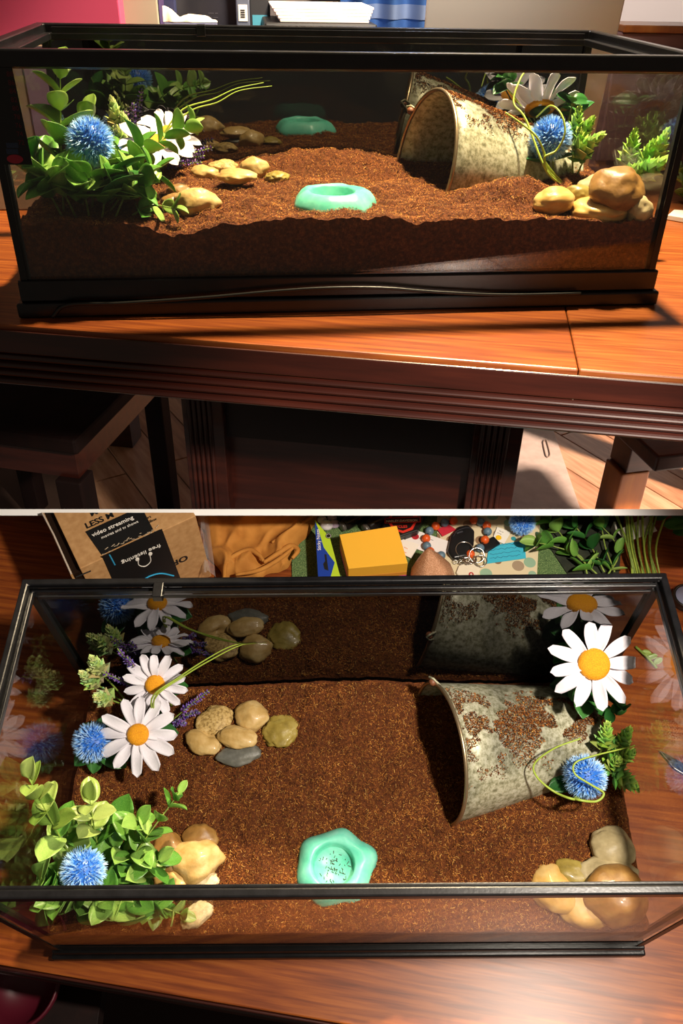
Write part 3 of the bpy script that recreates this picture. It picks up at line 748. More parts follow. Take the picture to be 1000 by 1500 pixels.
def succulent_head(mb, c, d, L, R, rg, dark, light):
    """Overlapping pointed leaves spiralling up a short shoot."""
    c = Vector(c); d = Vector(d).normalized(); a = d.orthogonal().normalized(); b = d.cross(a); N = 34
    mb.tube([c, c+d*L*.9], R*.22, 6, col=dark)
    for k in range(N):
        f = k/N; q = k*2.39996; side = a*math.cos(q)+b*math.sin(q)
        base = c+d*L*(f*.85); ln = R*(1.25-.62*f)*rg.uniform(.9, 1.1); dr = (side*(1.0-.75*f)+d*(.55+.6*f)).normalized()
        x = dr.cross(side).normalized(); y = dr.cross(x)
        if x.length < .1: x = a
        wd = ln*.42; cs = tuple(dark[i]+(light[i]-dark[i])*min(1, max(0, .25+.75*f+rg.uniform(-.2, .2))) for i in range(3))+(1,)
        tip = tuple(min(1, v*1.35) for v in cs[:3])+(1,)
        vs = [base, base+dr*ln*.45+x*wd, base+dr*ln*.45-x*wd, base+dr*ln*.5+y*wd*.55, base+dr*ln*.5-y*wd*.35, base+dr*ln]
        fs = [(0, 1, 3), (0, 3, 2), (0, 4, 1), (0, 2, 4), (5, 3, 1), (5, 2, 3), (5, 1, 4), (5, 4, 2)]
        bb = len(mb.v); mb.v += [tuple(v) for v in vs]; mb.f += [tuple(i+bb for i in f_) for f_ in fs]; mb.c += [dark, cs, cs, cs, dark, tip]
def succulent_sprig(F, root, heads, label, seed, dark='3f6a2a', light='b4cc6a', group='artificial succulent sprigs'):
    """heads: (tip position, direction, length, radius)."""
    rg = random.Random(seed); root = Vector(root)
    t = thing('succulent_sprig', F, root, label, 'plant', group)
    for p, d, L, R in heads:
        p = Vector(p)-root; d = Vector(d).normalized(); b = p-d*L
        part('stem', MB().tube(spline([(0, 0, 0), b*.6+Vector((0, .002, -.003)), b], 5), .0013, 6), STEM, t, smooth=True)
        mb = MB(); succulent_head(mb, b, d, L, R, rg, lin(dark), lin(light)); part('leaf_rosette', mb, SUCC, t)
    return t
def lavender(F, root, tips, label, seed):
    rg = random.Random(seed); root = Vector(root); t = thing('lavender_sprig', F, root, label, 'plant', 'artificial lavender sprigs')
    for tip in tips:
        tp = Vector(tip)-root; c = spline([(0, 0, 0), tp*.5+Vector((.003, .002, .004)), tp], 10)
        part('stem', MB().tube(c, .0009, 6), STEM, t, smooth=True)
        mb = MB(); n = len(c)
        for k in range(150):
            f = rg.uniform(.35, 1); p = c[min(n-1, int(f*(n-1)))]; q = rg.uniform(0, 2*PI)
            ax = (c[-1]-c[-3]).normalized(); a = ax.orthogonal().normalized(); b = ax.cross(a)
            d = ((a*math.cos(q)+b*math.sin(q))+ax*rg.uniform(.2, .9)).normalized(); L = rg.uniform(.004, .0085)*(1.25-.6*f)
            s = d.orthogonal().normalized()*L*.2; u = d.cross(s)
            col = tuple(x*rg.uniform(.6, 1.3) for x in lin(rg.choice(['6a4a9a', '7f5fb4', '54387f', '9a86b8']))[:3])+(1,)
            mb.add([p, p+d*L*.55+s, p+d*L*.55-s, p+d*L*.6+u, p+d*L*.6-u, p+d*L], [(0, 1, 3), (0, 3, 2), (0, 4, 1), (0, 2, 4), (5, 3, 1), (5, 2, 3), (5, 1, 4), (5, 4, 2)], col)
        part('florets', mb, PURPLE, t, kind='stuff', label='purple lavender florets')
    return t

for F in (UP, LO):
    W_ = WHERE[F]; up = F is UP
    N = F.near
    pick = lambda u, l: u if up else l
    sh = lambda x, y: soil_h(F, x, y)
    S_ = 'in the thermometer tank' if up else 'in the tank beside the box'
    # -------- leafy plant in the front corner
    inside = lambda rt: (rt, (-F.W/2+.009, .009, .06), (F.W/2-.009, F.D-.010, F.H-.004))
    rg = random.Random(21)
    root = Vector((-.308, .068, sh(-.308, .068)-.003))
    t = thing('leafy_plant', F, root, 'bushy artificial plant with oval green leaves '+W_, 'plant', 'bushy leafy plants'); BOUND[0] = inside(root)
    def stem(b, tip, mid=None, **k):
        tip = Vector(tip); tip.x = max(tip.x, -F.W/2+.016); tip.y = max(tip.y, .018)
        b = Vector(b)-root; tip = tip-root; m = Vector(mid)-root if mid else (b+tip)/2+Vector((0, 0, .008))
        leafy_stem(t, [b, m, tip], rng=rg, **k)
    z0 = .1
    stem((-.332, .07, z0), N(*pick((88, 103), (38, 1140)), (-.350, .11, .255)), pairs=7, s0=0.055, s1=0.031, key='g', tipkey='y', start=.22)
    stem((-.312, .085, z0), N(*pick((128, 170), (132, 1172)), (-.29, .13, .205)), pairs=5, s0=0.050, s1=0.031, key='g', tipkey='y', start=.2)
    stem((-.285, .08, z0), N(*pick((285, 182), (262, 1162)), (-.195, .152, .18)), N(*pick((225, 215), (205, 1240)), (-.24, .11, .165)), pairs=8, s0=0.043, s1=0.020, key='g', start=.25)
    stem((-.29, .07, z0), N(*pick((205, 215), (205, 1205)), (-.235, .12, .17)), pairs=4, s0=0.048, s1=0.031, key='g', start=.2)
    stem((-.28, .06, z0), N(*pick((225, 250), (232, 1260)), (-.225, .07, .15)), pairs=4, s0=0.043, s1=0.031, key='g', start=.25)
    stem((-.33, .05, z0), N(*pick((45, 250), (15, 1285)), (-.352, .045, .155)), pairs=3, s0=0.043, s1=0.031, key='g', start=.35)
    stem((-.315, .05, z0), N(*pick((75, 262), (62, 1320)), (-.325, .034, .142)), pairs=3, s0=0.048, s1=0.041, key='g', start=.4)
    stem((-.30, .05, z0), N(*pick((120, 268), (95, 1312)), (-.305, .04, .15)), pairs=3, s0=0.050, s1=0.041, key='g', start=.4)
    stem((-.285, .045, z0), N(*pick((165, 275), (160, 1318)), (-.265, .036, .14)), pairs=3, s0=0.048, s1=0.038, key='g', start=.35)
    stem((-.27, .04, z0), N(*pick((205, 268), (225, 1325)), (-.235, .036, .13)), pairs=3, s0=0.043, s1=0.034, key='g', start=.4)
    stem((-.255, .045, z0), N(*pick((255, 305), (268, 1340)), (-.20, .03, .115)), pairs=4, s0=0.031, s1=0.019, key='g', tipkey='y', start=.3)
    for k in range(26):
        a = rg.uniform(0, 2*PI); q = rg.uniform(.01, .055); p = Vector((q*math.cos(a)*1.2, q*math.sin(a)*.8+.005, rg.uniform(.012, .055)))
        put_leaf(t, rg.choice(['g', 'g', 'd']), p, (math.cos(a), math.sin(a)*.7, rg.uniform(-.1, .6)), rg.uniform(.038, .056), rg)
    BOUND[0] = None
    # -------- blue flowers
    blue_flower(F, N(*pick((132, 208), (122, 1275)), (-.301, .066, .18)), .0275, 'spiky blue flower among the leafy plant '+S_, 31, 0, root=(-.30, .075, z0))
    blue_flower(F, N(*pick((152, 226), (136, 1087)), (-.335, .235, .145)), .0275, 'spiky blue flower beside the pair of daisies '+S_, 32, 8, root=(-.33, .24, z0), lsize=.036)
    blue_flower(F, N(*pick((806, 203), (856, 1138)), (.295, .178, .155)), .0285, 'spiky blue flower between bucket and vine '+S_, 33, 2, root=(.30, .185, z0), lsize=.03)
    # -------- daisies
    daisy(F, N(*pick((228, 208), (202, 1076)), (-.262, .238, .16)), pick((.1, -.35, 1), (.1, -.3, 1)), .054, .0145, 12, 'large open white daisy beside the lavender '+S_, 41, (-.272, .258, z0), .05, 5)
    daisy(F, N(*pick((248, 196), (227, 1003)), pick((-.246, .285, .165), (-.246, .293, .162))), pick((.2, -.5, .8), (.15, -.6, .8)), .046, .0135, 14, 'smaller white daisy leaning by the grass blades '+S_, 42, (-.25, .305, z0), .15, 2, .2)
    daisy(F, N(*pick((790, 158), (870, 973)), pick((.315, .265, .2), (.305, .270, .232))), pick((.0, .75, 1), (-.05, -.5, 1)), .059, .0205, 12, 'white daisy beside the bucket '+S_, 43, (.325, .285, z0), pick(.6, .12), 6, .1)
    # -------- succulent heads and lavender behind the daisies
    q = lambda u, l, P: N(*pick(u, l), P)
    succulent_sprig(F, (-.305, .30, z0), [
        (q((163, 142), (133, 962), (-.318, .315, .21)), (-.1, .1, 1), .045, .017), (q((178, 165), (118, 985), (-.335, .30, .19)), (-.3, 0, 1), .042, .017),
        (q((170, 185), (140, 1020), (-.31, .275, .165)), (-.2, -.3, 1), .036, .017)], 'pale green succulent sprig behind the daisies '+S_, 51, '4f7a3a', 'cfdc8e')
    lavender(F, (-.285, .315, z0), [q((208, 126), (172, 950), (-.282, .335, .22)), q((196, 150), (186, 962), (-.27, .325, .205)), q((185, 162), (150, 985), (-.295, .318, .19))], 'purple lavender sprig standing behind the daisies '+S_, 52)
    lavender(F, (-.255, .275, z0), [q((312, 216), (306, 1012), (-.178, .305, .13)), q((300, 228), (292, 1042), (-.19, .285, .12)), q((296, 238), (270, 1060), (-.205, .27, .118))], 'faded lavender sprig leaning over the soil '+S_, 53)
    # -------- grass blades
    root = Vector((-.262, .27, z0)); t = thing('grass_sprig', F, root, 'two long arching grass blades over the soil '+S_, 'plant', 'grass blades')
    for k, path in enumerate(pick([[(240, 195), (268, 160), (310, 146), (345, 130), (386, 121)], [(242, 195), (280, 162), (318, 150), (350, 133), (398, 126)]],
                                  [[(222, 1024), (262, 992), (305, 964), (340, 946), (376, 939)], [(226, 1024), (270, 990), (310, 966), (350, 946), (391, 936)]])):
        P3 = [N(u, v, Vector((-.25, .27, .185)).lerp(Vector((-.09, .308, .21)), i/4)) for i, (u, v) in enumerate(path)]
        c = spline([(0, 0, 0)]+[p-root for p in P3], 7); n = len(c)
        part('blade', MB().tube(c, [.0016*(1-.75*i/n) for i in range(n)], 6), VINE, t, smooth=True)
    # -------- vine and sprigs at the bucket
    root = Vector((.315, .175, z0)); t = thing('vine_tendril', F, root, 'thin curling green vine across the bucket '+S_, 'plant', 'vine tendrils')
    paths = pick([[(800, 248), (797, 225), (785, 200), (762, 180), (740, 165)], [(797, 235), (815, 220), (827, 195), (822, 168), (806, 155), (785, 172)], [(800, 250), (770, 175), (752, 150), (762, 115), (776, 98)]],
                 [[(842, 1171), (812, 1160), (786, 1138), (783, 1118), (812, 1096), (850, 1082)], [(842, 1170), (872, 1174), (884, 1162), (866, 1150), (842, 1134), (842, 1118), (866, 1108), (932, 1092)]])
    deps = pick([[.14, .14, .14, .15, .16], [.14, .14, .14, .15, .17, .19], [.14, .18, .2, .22, .25]], [[.15, .13, .13, .14, .17, .2], [.15, .15, .15, .15, .145, .145, .15, .19]])
    for path, dp in zip(paths, deps):
        P3 = [F.y(u, v, y) for (u, v), y in zip(path, dp)] if up else [F.z(u, v, z) for (u, v), z in zip(path, [.175, .17, .18, .19, .205, .215] if len(path) == 6 else [.175, .178, .18, .185, .19, .19, .19, .18])]
        c = spline([(0, 0, 0)]+[p-root for p in P3], 8); n = len(c)
        part('tendril', MB().tube(c, [.0017*(1-.4*i/n) for i in range(n)], 7), VINE, t, smooth=True)
    hs = pick([((848, 158), (.31, .20, .20), (0, 0, 1)), ((868, 172), (.33, .2, .19), (.5, .0, 1)), ((848, 188), (.315, .18, .17), (-.3, 0, 1)), ((884, 196), (.345, .17, .165), (.8, -.1, .6))],
              [((890, 1058), (.33, .25, .19), (0, .5, 1)), ((924, 1066), (.352, .245, .185), (.3, .5, 1)), ((936, 1100), (.355, .215, .175), (.6, .0, .7)), ((908, 1112), (.335, .205, .17), (.1, -.1, 1)), ((946, 1158), (.352, .165, .15), (.7, -.5, .2))])
    succulent_sprig(F, (.335, .205, z0), [(N(u, v, P), d, .044, .018) for (u, v), P, d in hs], 'green succulent sprig beside the blue flower and bucket '+S_, 55, '3c6a26', 'a9c85a')
    # -------- curly leaves by the daisy at the bucket
    root = Vector((.335, .265, z0)); t = thing('curly_leaf_sprig', F, root, 'dark green curly leaf sprig under the daisy '+S_, 'plant', 'curly leaf sprigs'); BOUND[0] = inside(root)
    rg = random.Random(8)
    for (u, v), P in zip(pick([(748, 118), (742, 128), (835, 160), (846, 170), (838, 150)], [(830, 926), (842, 938), (830, 945), (915, 1035), (895, 1042), (858, 1026), (918, 1020)]),
                         [(.30, .315, .2), (.305, .31, .19), (.30, .31, .18), (.345, .25, .17), (.34, .24, .16), (.31, .255, .17), (.35, .26, .16)]):
        p = N(u, v, P)-root; c = spline([(0, 0, 0), p*.6+Vector((0, 0, .006)), p], 4); part('stem', MB().tube(c, .001, 6), STEM, t, smooth=True)
        for k in range(3): put_leaf(t, 'd', p, (rg.uniform(-1, 1), rg.uniform(-1, 1), rg.uniform(-.1, .6)), .026, rg, roll=rg.uniform(-.8, .8))
    BOUND[0] = None

# ------------------------------------------------------------------ things on the table behind the tank beside the box
CARD = noise_mat('cardboard', [(.3, 'b08250'), (.7, 'c79a66')], (90, 90, 90), .8, detail=3, bump=.05)
INK = base_mat('black_print', '161616', .5); WHITEINK = base_mat('white_print', 'f2ece2', .6); CYANINK = base_mat('cyan_print', '35a5d6', .5)
hb = .18
E0 = LO.z(117, 833, hb); E1 = LO.z(283, 757, hb); e = (E1-E0).normalized(); bk = Vector((-e.y, e.x, 0)); LB = (E1-E0).length+.004
Rb = Matrix(((e.x, bk.x, 0, 0), (e.y, bk.y, 0, 0), (0, 0, 1, 0), (0, 0, 0, 1)))
t = thing('cardboard_box', LO, (E0.x, E0.y, 0), 'brown cardboard shipping box with a black printed label', 'box', None, Rb)
inv = (Matrix.Translation((E0.x, E0.y, 0)) @ Rb).inverted()
topP = lambda u, v: inv @ LO.z(u, v, hb+.0006)
frontP = lambda u, v: inv @ LO.hit(u, v, E0-bk*.0006, bk)
part('body', MB().box((0, 0, .0005), (LB, .26, hb)), CARD, t, bevel=.0012)
part('side_flap', MB().box((-.016, .0, .0005), (-.013, .26, hb-.004)), CARD, t)
part('gap_shade', MB().box((-.0125, .004, .03), (-.0008, .25, hb-.012)), base_mat('gap_shade_dark', '20140d', .4), t)  # dark fill painting the shade in the slit beside the flap
part('flap_edge', MB().tube([(-.0145, .0, hb-.003), (-.0135, .08, hb+.001), (-.0165, .16, hb-.002), (-.014, .26, hb)], .0014, 6), base_mat('torn_paper', 'c9b9a8', .8), t)
def decal(poly, n, mat, name='label'): return part(name, MB().prism(poly, Vector(n)*.0006), mat, t)
decal([topP(*q) for q in ((149, 813), (225, 777), (207, 742), (125, 779))], (0, 0, 1), INK, 'printed_label')
decal([frontP(*q) for q in ((149.5, 814.5), (166, 852), (266, 852), (237, 774.5))], (0, -1, 0), INK, 'printed_label')
def letters(body, P, size, mat, flip=False, front=False, bold=0):
    y = Vector((0, 1, 0)) if not front else Vector((0, 0, 1)); x = Vector((1, 0, 0))
    if flip: x, y = -x, -y
    z = x.cross(y); M = Matrix((x, y, z)).transposed().to_4x4(); M.translation = Vector(P)+z*.0009
    return link('lettering', text_mesh(body, mat, size, bold=bold), t, M)
letters('LESS M', topP(127, 775), .0155, INK, bold=.0003); letters('M', topP(134, 757), .0155, INK, bold=.0003)
letters('video streaming', topP(136, 787), .0105, WHITEINK, bold=.00012); letters('movies and tv shows', topP(149, 790), .0072, WHITEINK)
letters('lters', topP(211, 763), .007, INK); letters('inBox', topP(216, 768), .007, INK)
letters('free listening', frontP(234, 796), .0125, WHITEINK, True, True, .0001)
letters('OR', frontP(274, 812), .02, INK, True, True, .0004)
hp = [frontP(*q) for q in ((202, 818), (203, 827), (212, 829), (220, 822), (219, 812))]
part('headphone_icon', MB().tube([p+Vector((0, -.0008, 0)) for p in spline(hp, 6)], .0008, 6), WHITEINK, t)
for q in ((201, 819), (220, 811)):
    part('headphone_icon', MB().sphere(frontP(*q)+Vector((0, -.0006, 0)), (.0032, .0006, .005), 10, 6), WHITEINK, t)
part('curved_stripe', MB().tube([p+Vector((0, -.0006, 0)) for p in spline([frontP(*q) for q in ((208, 850), (220, 843), (236, 839.5), (254, 843))], 6)], .0016, 6), CYANINK, t)
part('blue_mark', MB().tube([frontP(160, 812)+Vector((0, -.0006, 0)), frontP(168, 827)+Vector((0, -.0006, 0))], .0011, 6), CYANINK, t)
part('black_bar', MB().tube([frontP(111, 845)+Vector((0, -.0004, 0)), frontP(133, 836)+Vector((0, -.0004, 0))], .0012, 6), INK, t)
wr = MB(); rg = random.Random(4)
for k in range(26):
    f = k/25; P = topP(149+f*80, 812-f*36)+Vector((0, rg.uniform(-.003, .006), .0004)); wr.tube([P, P+Vector((rg.uniform(.002, .007), rg.uniform(-.003, .003), .0004))], .0006, 5)
part('torn_tape', wr, base_mat('tape_shine', 'b7a48a', .25), t)

# folded tan garment
CLOTH = noise_mat('tan_cotton', [(.3, 'ad6f28'), (.7, 'c8893a')], (30,)*3, .85, detail=4, bump=.08, bscale=900)
ca = [LO.z(*q, .02) for q in ((324, 850), (412, 830), (480, 738), (282, 738))]
def cl(u, v):
    p = ca[0].lerp(ca[1], u).lerp(ca[3].lerp(ca[2], u), v)
    ed = min(1, min(u, 1-u, v, 1-v)*9)
    h = .030+.010*math.sin(7*u+3.5*v+1.4*nz(u*3, v*3))+.009*nz(u*5, v*2.2, 3)+.004*nz(u*13, v*6, 8)-.006*abs(math.sin(9*u-5*v))
    p.z = .006+max(.002, h)*ed**.45
    p += Vector((nz(u*4, v*4, 20), nz(u*4, v*4, 30), 0))*.012
    return p
t = thing('folded_garment', LO, (ca[0].x, ca[0].y, 0), 'crumpled tan cotton garment beside the cardboard box', 'clothing')
o0 = Vector((ca[0].x, ca[0].y, 0)); mb = MB(); mb.grid(lambda u, v: cl(u, v)-o0, 60, 46)
part('cloth', mb, CLOTH, t, smooth=True)
for path, r in (([(328, 848), (333, 822), (362, 806), (378, 812), (386, 822)], .0045), ([(386, 824), (405, 812), (425, 800), (436, 806), (428, 818)], .005), ([(398, 795), (420, 782), (440, 768), (458, 757)], .004), ([(345, 842), (380, 835), (410, 818), (432, 800)], .004)):
    c = spline([LO.z(u, v, .036)-o0 for u, v in path], 8)
    part('fold', MB().tube(c, [r*(.6+.4*math.sin(PI*i/(len(c)-1))) for i in range(len(c))], 10), CLOTH, t, smooth=True)
# clear bag between box and garment
bg = [LO.z(*q, .05) for q in ((306, 850), (300, 846), (262, 800), (276, 760), (292, 756), (318, 800))]
o0 = Vector((bg[0].x, bg[0].y, 0)); b0, b1, b2, b3 = [LO.z(*q, .03) for q in ((295, 846), (316, 846), (304, 750), (290, 772))]
def bagf(u, v):
    p = b0.lerp(b1, u).lerp(b3.lerp(b2, u), v); p.z = .03+.05*math.sin(PI*u)*(.4+.6*v)+.008*nz(u*6, v*6, 2); return p-o0
mb = MB(); mb.grid(bagf, 18, 22)
t = single('plastic_bag', LO, o0, mb, BAG, 'crumpled clear plastic bag between box and tan garment', 'bag', smooth=True)

# green woven mat and its neighbours
def flat(F, pxs, z): return [F.z(u, v, z) for u, v in pxs]
def woven():
    m = noise_mat('green_weave', [(.3, '33492a'), (.55, '5e7a45'), (.8, '95a36e')], (500, 500, 60), .9, detail=2, bump=.6, bscale=700); return m
po = flat(LO, [(428, 850), (832, 846), (845, 738), (425, 738)], .0005); o0 = po[0]
single('woven_placemat', LO, o0, MB().prism([p-o0 for p in po], (0, 0, .003)), woven(), 'green woven placemat under the clutter behind the tank', 'placemat')
# sticky note cube: yellow pad on an orange and a pink pad
zt = .052
q4 = flat(LO, [(510, 833), (597, 825), (581, 770), (497, 783)], zt); o0 = q4[0].copy(); o0.z = .004
t = thing('sticky_note_cube', LO, o0, 'thick yellow sticky note block on orange and pink pads', 'sticky notes')
for nm, za, zb, col in (('pink_pad', 0, .010, 'e0568a'), ('orange_pad', .0103, .021, 'd9952e'), ('yellow_pad', .0213, zt-.004, 'f2b632')):
    part(nm, MB().prism([Vector((p.x-o0.x, p.y-o0.y, za)) for p in q4], (0, 0, zb-za)), noise_mat('paper_'+col, [(.3, col), (.7, col)], (10, 10, 1500), .8, bump=.1), t, bevel=.0006)
# hanging card of a sticky note pack
q4 = flat(LO, [(466, 850), (499, 848), (483, 788), (461, 762)], .05); o0 = q4[0].copy(); o0.z = .004
t = thing('sticky_note_card', LO, o0, 'blue and lime cardboard header card reading Sticky Notes', 'card')
cardz = Vector((0, 0, .046)); loc = lambda u, v, z=.0: LO.z(u, v, .0502+z)-o0
part('card', MB().prism([p-o0-Vector((0, 0, .0)) for p in q4], (0, 0, .0008)), base_mat('lime_print', 'b5d334', .35), t)
part('support', MB().prism([Vector((p.x-o0.x, p.y-o0.y, 0)) for p in q4], (0, 0, .045)), base_mat('clear_pack', 'b9ad97', .2), t)
part('blue_panel', MB().prism([loc(*p, .0008) for p in ((466, 850), (483, 849), (490, 824), (474, 802), (466, 775), (461, 763))], (0, 0, .0003)), base_mat('blue_print', '1d3f9c', .35), t)
part('hang_hole', MB().prism([loc(*p, .0012) for p in ((475, 834), (481, 836), (479, 822), (478, 812), (475, 812), (476, 822), (473, 826))], (0, 0, .0002)), INK, t)
part('round_logo', MB().lathe([(.0052, 0), (.0052, .0003)], 24, Matrix.Translation(loc(481, 785, .0012))), INK, t)
part('round_logo', MB().lathe([(.0038, 0), (.0042, 0), (.0042, .0003), (.0038, .0003)], 24, Matrix.Translation(loc(481, 785, .0015)), closed=True), WHITEINK, t)
a = loc(470, 806, .0013); b = loc(467, 772, .0013); x = (b-a).normalized(); y = Vector((0, 0, 1)).cross(x); M = Matrix((x, y, Vector((0, 0, 1)))).transposed().to_4x4(); M.translation = a
link('lettering', text_mesh('Sticky Notes', WHITEINK, .0085), t, M)

# dark bottles lying behind the note block
for k, (u0, v0, u1, v1, r) in enumerate(((503, 768, 548, 742, .012), (537, 772, 585, 738, .0125))):
    a = LO.z(u0, v0, .02); b = LO.z(u1, v1, .02); d = b-a; L = d.length
    t = thing('dark_bottle', LO, Vector((a.x, a.y, .0042+r)), ['slim black bottle lying next to the Sticky Notes card', 'slim black bottle lying against the round badge'][k], 'bottle', 'black bottles behind the note block', basis(Vector((d.x, d.y, 0))) @ Matrix.Rotation(-PI/2, 4, 'X'))
    part('body', MB().lathe([(r*.7, .0), (r, .004), (r, L*.8), (r*.5, L*.88), (r*.5, L)], 24), base_mat('dark_bottle', '1c1a18', .2), t, smooth=True)
    part('cap', MB().lathe([(r*.72, -.006), (r*.8, -.005), (r*.8, .0005), (r*.7, .0006)], 24), base_mat('bottle_cap', '55504a', .3), t, smooth=True)
# pale trinket next to the bottles
p = LO.z(478, 768, .018)
t = thing('white_trinket', LO, (p.x, p.y, .004), 'small white and lilac trinket beside the black bottles', 'trinket')
for k, (dx, dy, r, c) in enumerate(((0, 0, .012, 'e6dfe2'), (.014, .004, .010, 'cdb6cf'), (-.008, .014, .009, 'efe9e6'), (.01, .018, .009, 'e0d4d8'))):
    part('lobe', MB().sphere((dx, dy, r*.9), (r, r*.8, r*.85), 14, 10), base_mat('trinket_'+c, c, .3), t, smooth=True)
# leaflets and the round badge
def leaflet(pxs, z, col, label, texts=(), cat='card', name='leaflet', marks=()):
    q = flat(LO, pxs, z); o0 = q[0].copy()
    t = thing(name, LO, o0, label, cat)
    part('sheet', MB().prism([p-o0 for p in q], (0, 0, .0008)), base_mat('sheet_'+col, col, .5), t)
    x = (q[1]-q[0]).normalized(); y = Vector((0, 0, 1)).cross(x)
    for body, (u, v), size, mat in texts:
        M = Matrix((x, y, Vector((0, 0, 1)))).transposed().to_4x4(); M.translation = LO.z(u, v, z+.0012)-o0
        link('lettering', text_mesh(body, mat, size, bold=.0001), t, M)
    for (u, v), r, mat in marks:
        part('printed_mark', MB().lathe([(r, 0), (r, .0003)], 22, Matrix.Translation(LO.z(u, v, z+.001)-o0)), mat, t)
    return t, o0
RED = base_mat('red_print', 'b3202c', .5); ORANGE = base_mat('orange_print', 'e07a1e', .5); YELLOW = base_mat('yellow_print', 'f2c018', .5)
leaflet([(598, 800), (648, 818), (662, 795), (583, 768)], .006, 'ece6e2', 'white leaflet with a red round logo under the bead string', [('--- --', (604, 786), .009, INK), ('------', (628, 790), .004, INK)], marks=[((608, 786), .0065, RED)])
leaflet([(578, 806), (602, 818), (614, 798), (584, 788)], .008, 'efe8dc', 'white leaflet with orange lettering beside the note block', [('-- ---', (586, 800), .0075, ORANGE), ('--- --', (584, 806), .0075, ORANGE)])
# badge
zb = .022
q = flat(LO, [(562, 778), (585, 786), (612, 777), (624, 752), (612, 735), (565, 735), (556, 752)], zb); o0 = q[0].copy(); o0.z = .004
t = thing('round_badge', LO, o0, 'black badge with red shield emblem and banner lettering', 'badge')
part('backing', MB().prism([Vector((p.x-o0.x, p.y-o0.y, 0)) for p in q], (0, 0, zb-.004)), base_mat('badge_black', '121212', .35), t, bevel=.002)
lc = lambda u, v, z=0: LO.z(u, v, zb+.0004+z)-o0
part('emblem', MB().prism([lc(*p) for p in ((570, 768), (576, 777), (590, 781), (604, 776), (610, 765), (612, 745), (568, 745))], (0, 0, .0008)), base_mat('badge_red', 'd33224', .4), t)
part('emblem', MB().prism([lc(*p, .0008) for p in ((574, 768), (579, 774), (590, 777.5), (601, 773), (606, 766), (604, 747), (574, 747))], (0, 0, .0004)), base_mat('badge_black', '121212', .35), t)
part('banner', MB().prism([lc(*p, .0014) for p in ((563, 767), (616, 765), (616, 757), (563, 759))], (0, 0, .0008)), base_mat('badge_red', 'd33224', .4), t)
part('banner', MB().prism([lc(*p, .0022) for p in ((564.5, 765.8), (614.5, 764), (614.5, 758), (564.5, 759.8))], (0, 0, .0003)), base_mat('badge_black', '121212', .35), t)
def put_text(body, u, v, u2, v2, size, mat, z):
    a, b = lc(u, v, z), lc(u2, v2, z); x = (b-a).normalized(); y = Vector((0, 0, 1)).cross(x); M = Matrix((x, y, Vector((0, 0, 1)))).transposed().to_4x4(); M.translation = a
    link('lettering', text_mesh(body, mat, size, bold=.00015), t, M)
put_text('HARLEY-DAVIDSON', 565.5, 765, 614, 763.4, .0062, WHITEINK, .0026)
put_text('CYCLES', 575, 773.5, 604, 772.5, .0075, base_mat('badge_red', 'd33224', .4), .0014); put_text('MOTOR', 576, 754.5, 604, 753.5, .0075, base_mat('badge_red', 'd33224', .4), .0014)

# spotted cloth
def spotted():
    m = base_mat('spotted_cloth', 'd9c9a4', .85); nt = m.node_tree; p = nt.nodes['Principled BSDF']
    tc = nt.nodes.new('ShaderNodeTexCoord'); v = nt.nodes.new('ShaderNodeTexVoronoi'); v.inputs['Scale'].default_value = 38; v.inputs['Randomness'].default_value = .55
    nt.links.new(tc.outputs['Object'], v.inputs['Vector'])
    sep = nt.nodes.new('ShaderNodeSeparateColor'); nt.links.new(v.outputs['Color'], sep.inputs[0])
    r = ramp(nt, [(0, '8a6a4c'), (.3, '8fae92'), (.5, '2f8f96'), (.7, 'a08a70'), (1, '3f7f7a')]); r.color_ramp.interpolation = 'CONSTANT'; nt.links.new(sep.outputs[0], r.inputs[0])
    lt = nt.nodes.new('ShaderNodeMath'); lt.operation = 'LESS_THAN'; lt.inputs[1].default_value = .4; nt.links.new(v.outputs['Distance'], lt.inputs[0])
    mx = nt.nodes.new('ShaderNodeMix'); mx.data_type = 'RGBA'; nt.links.new(lt.outputs[0], mx.inputs[0]); mx.inputs[6].default_value = lin('d9c9a4'); nt.links.new(r.outputs[0], mx.inputs[7])
    nt.links.new(mx.outputs[2], p.inputs['Base Color']); return m
q = flat(LO, [(640, 850), (786, 844), (792, 738), (640, 738)], .0045); o0 = q[0]
single('spotted_cloth', LO, o0, MB().prism([p-o0 for p in q], (0, 0, .001)), spotted(), 'cream cloth printed with teal and brown spots', 'cloth')
# pink glitter pouch
p = LO.z(632, 850, .01); t = thing('glitter_cone', LO, (p.x, p.y, .022), 'rose gold glitter cone behind the tank rim', 'ornament')
GLIT = noise_mat('rose_glitter', [(.35, 'a8714c'), (.55, 'd39a72'), (.75, 'f4d2b4')], (900,)*3, .35, .4, detail=2, bump=.5, bscale=1500)
tip = LO.near(627, 803, p+Vector((0, .02, .05)))-Vector((p.x, p.y, .022)); ax = tip.normalized()
mb = MB(); Lc = tip.length
mb.lathe([(.002, -.002), (.038, .0), (.036, .008)]+[(.036*(1-f)**.75*1.0+.004*(1-f), .008+(Lc-.008)*f) for f in (.2, .4, .6, .8, .93)]+[(.0005, Lc)], 32, Matrix(zbasis(ax)))
part('cone', mb, GLIT, t, smooth=True)

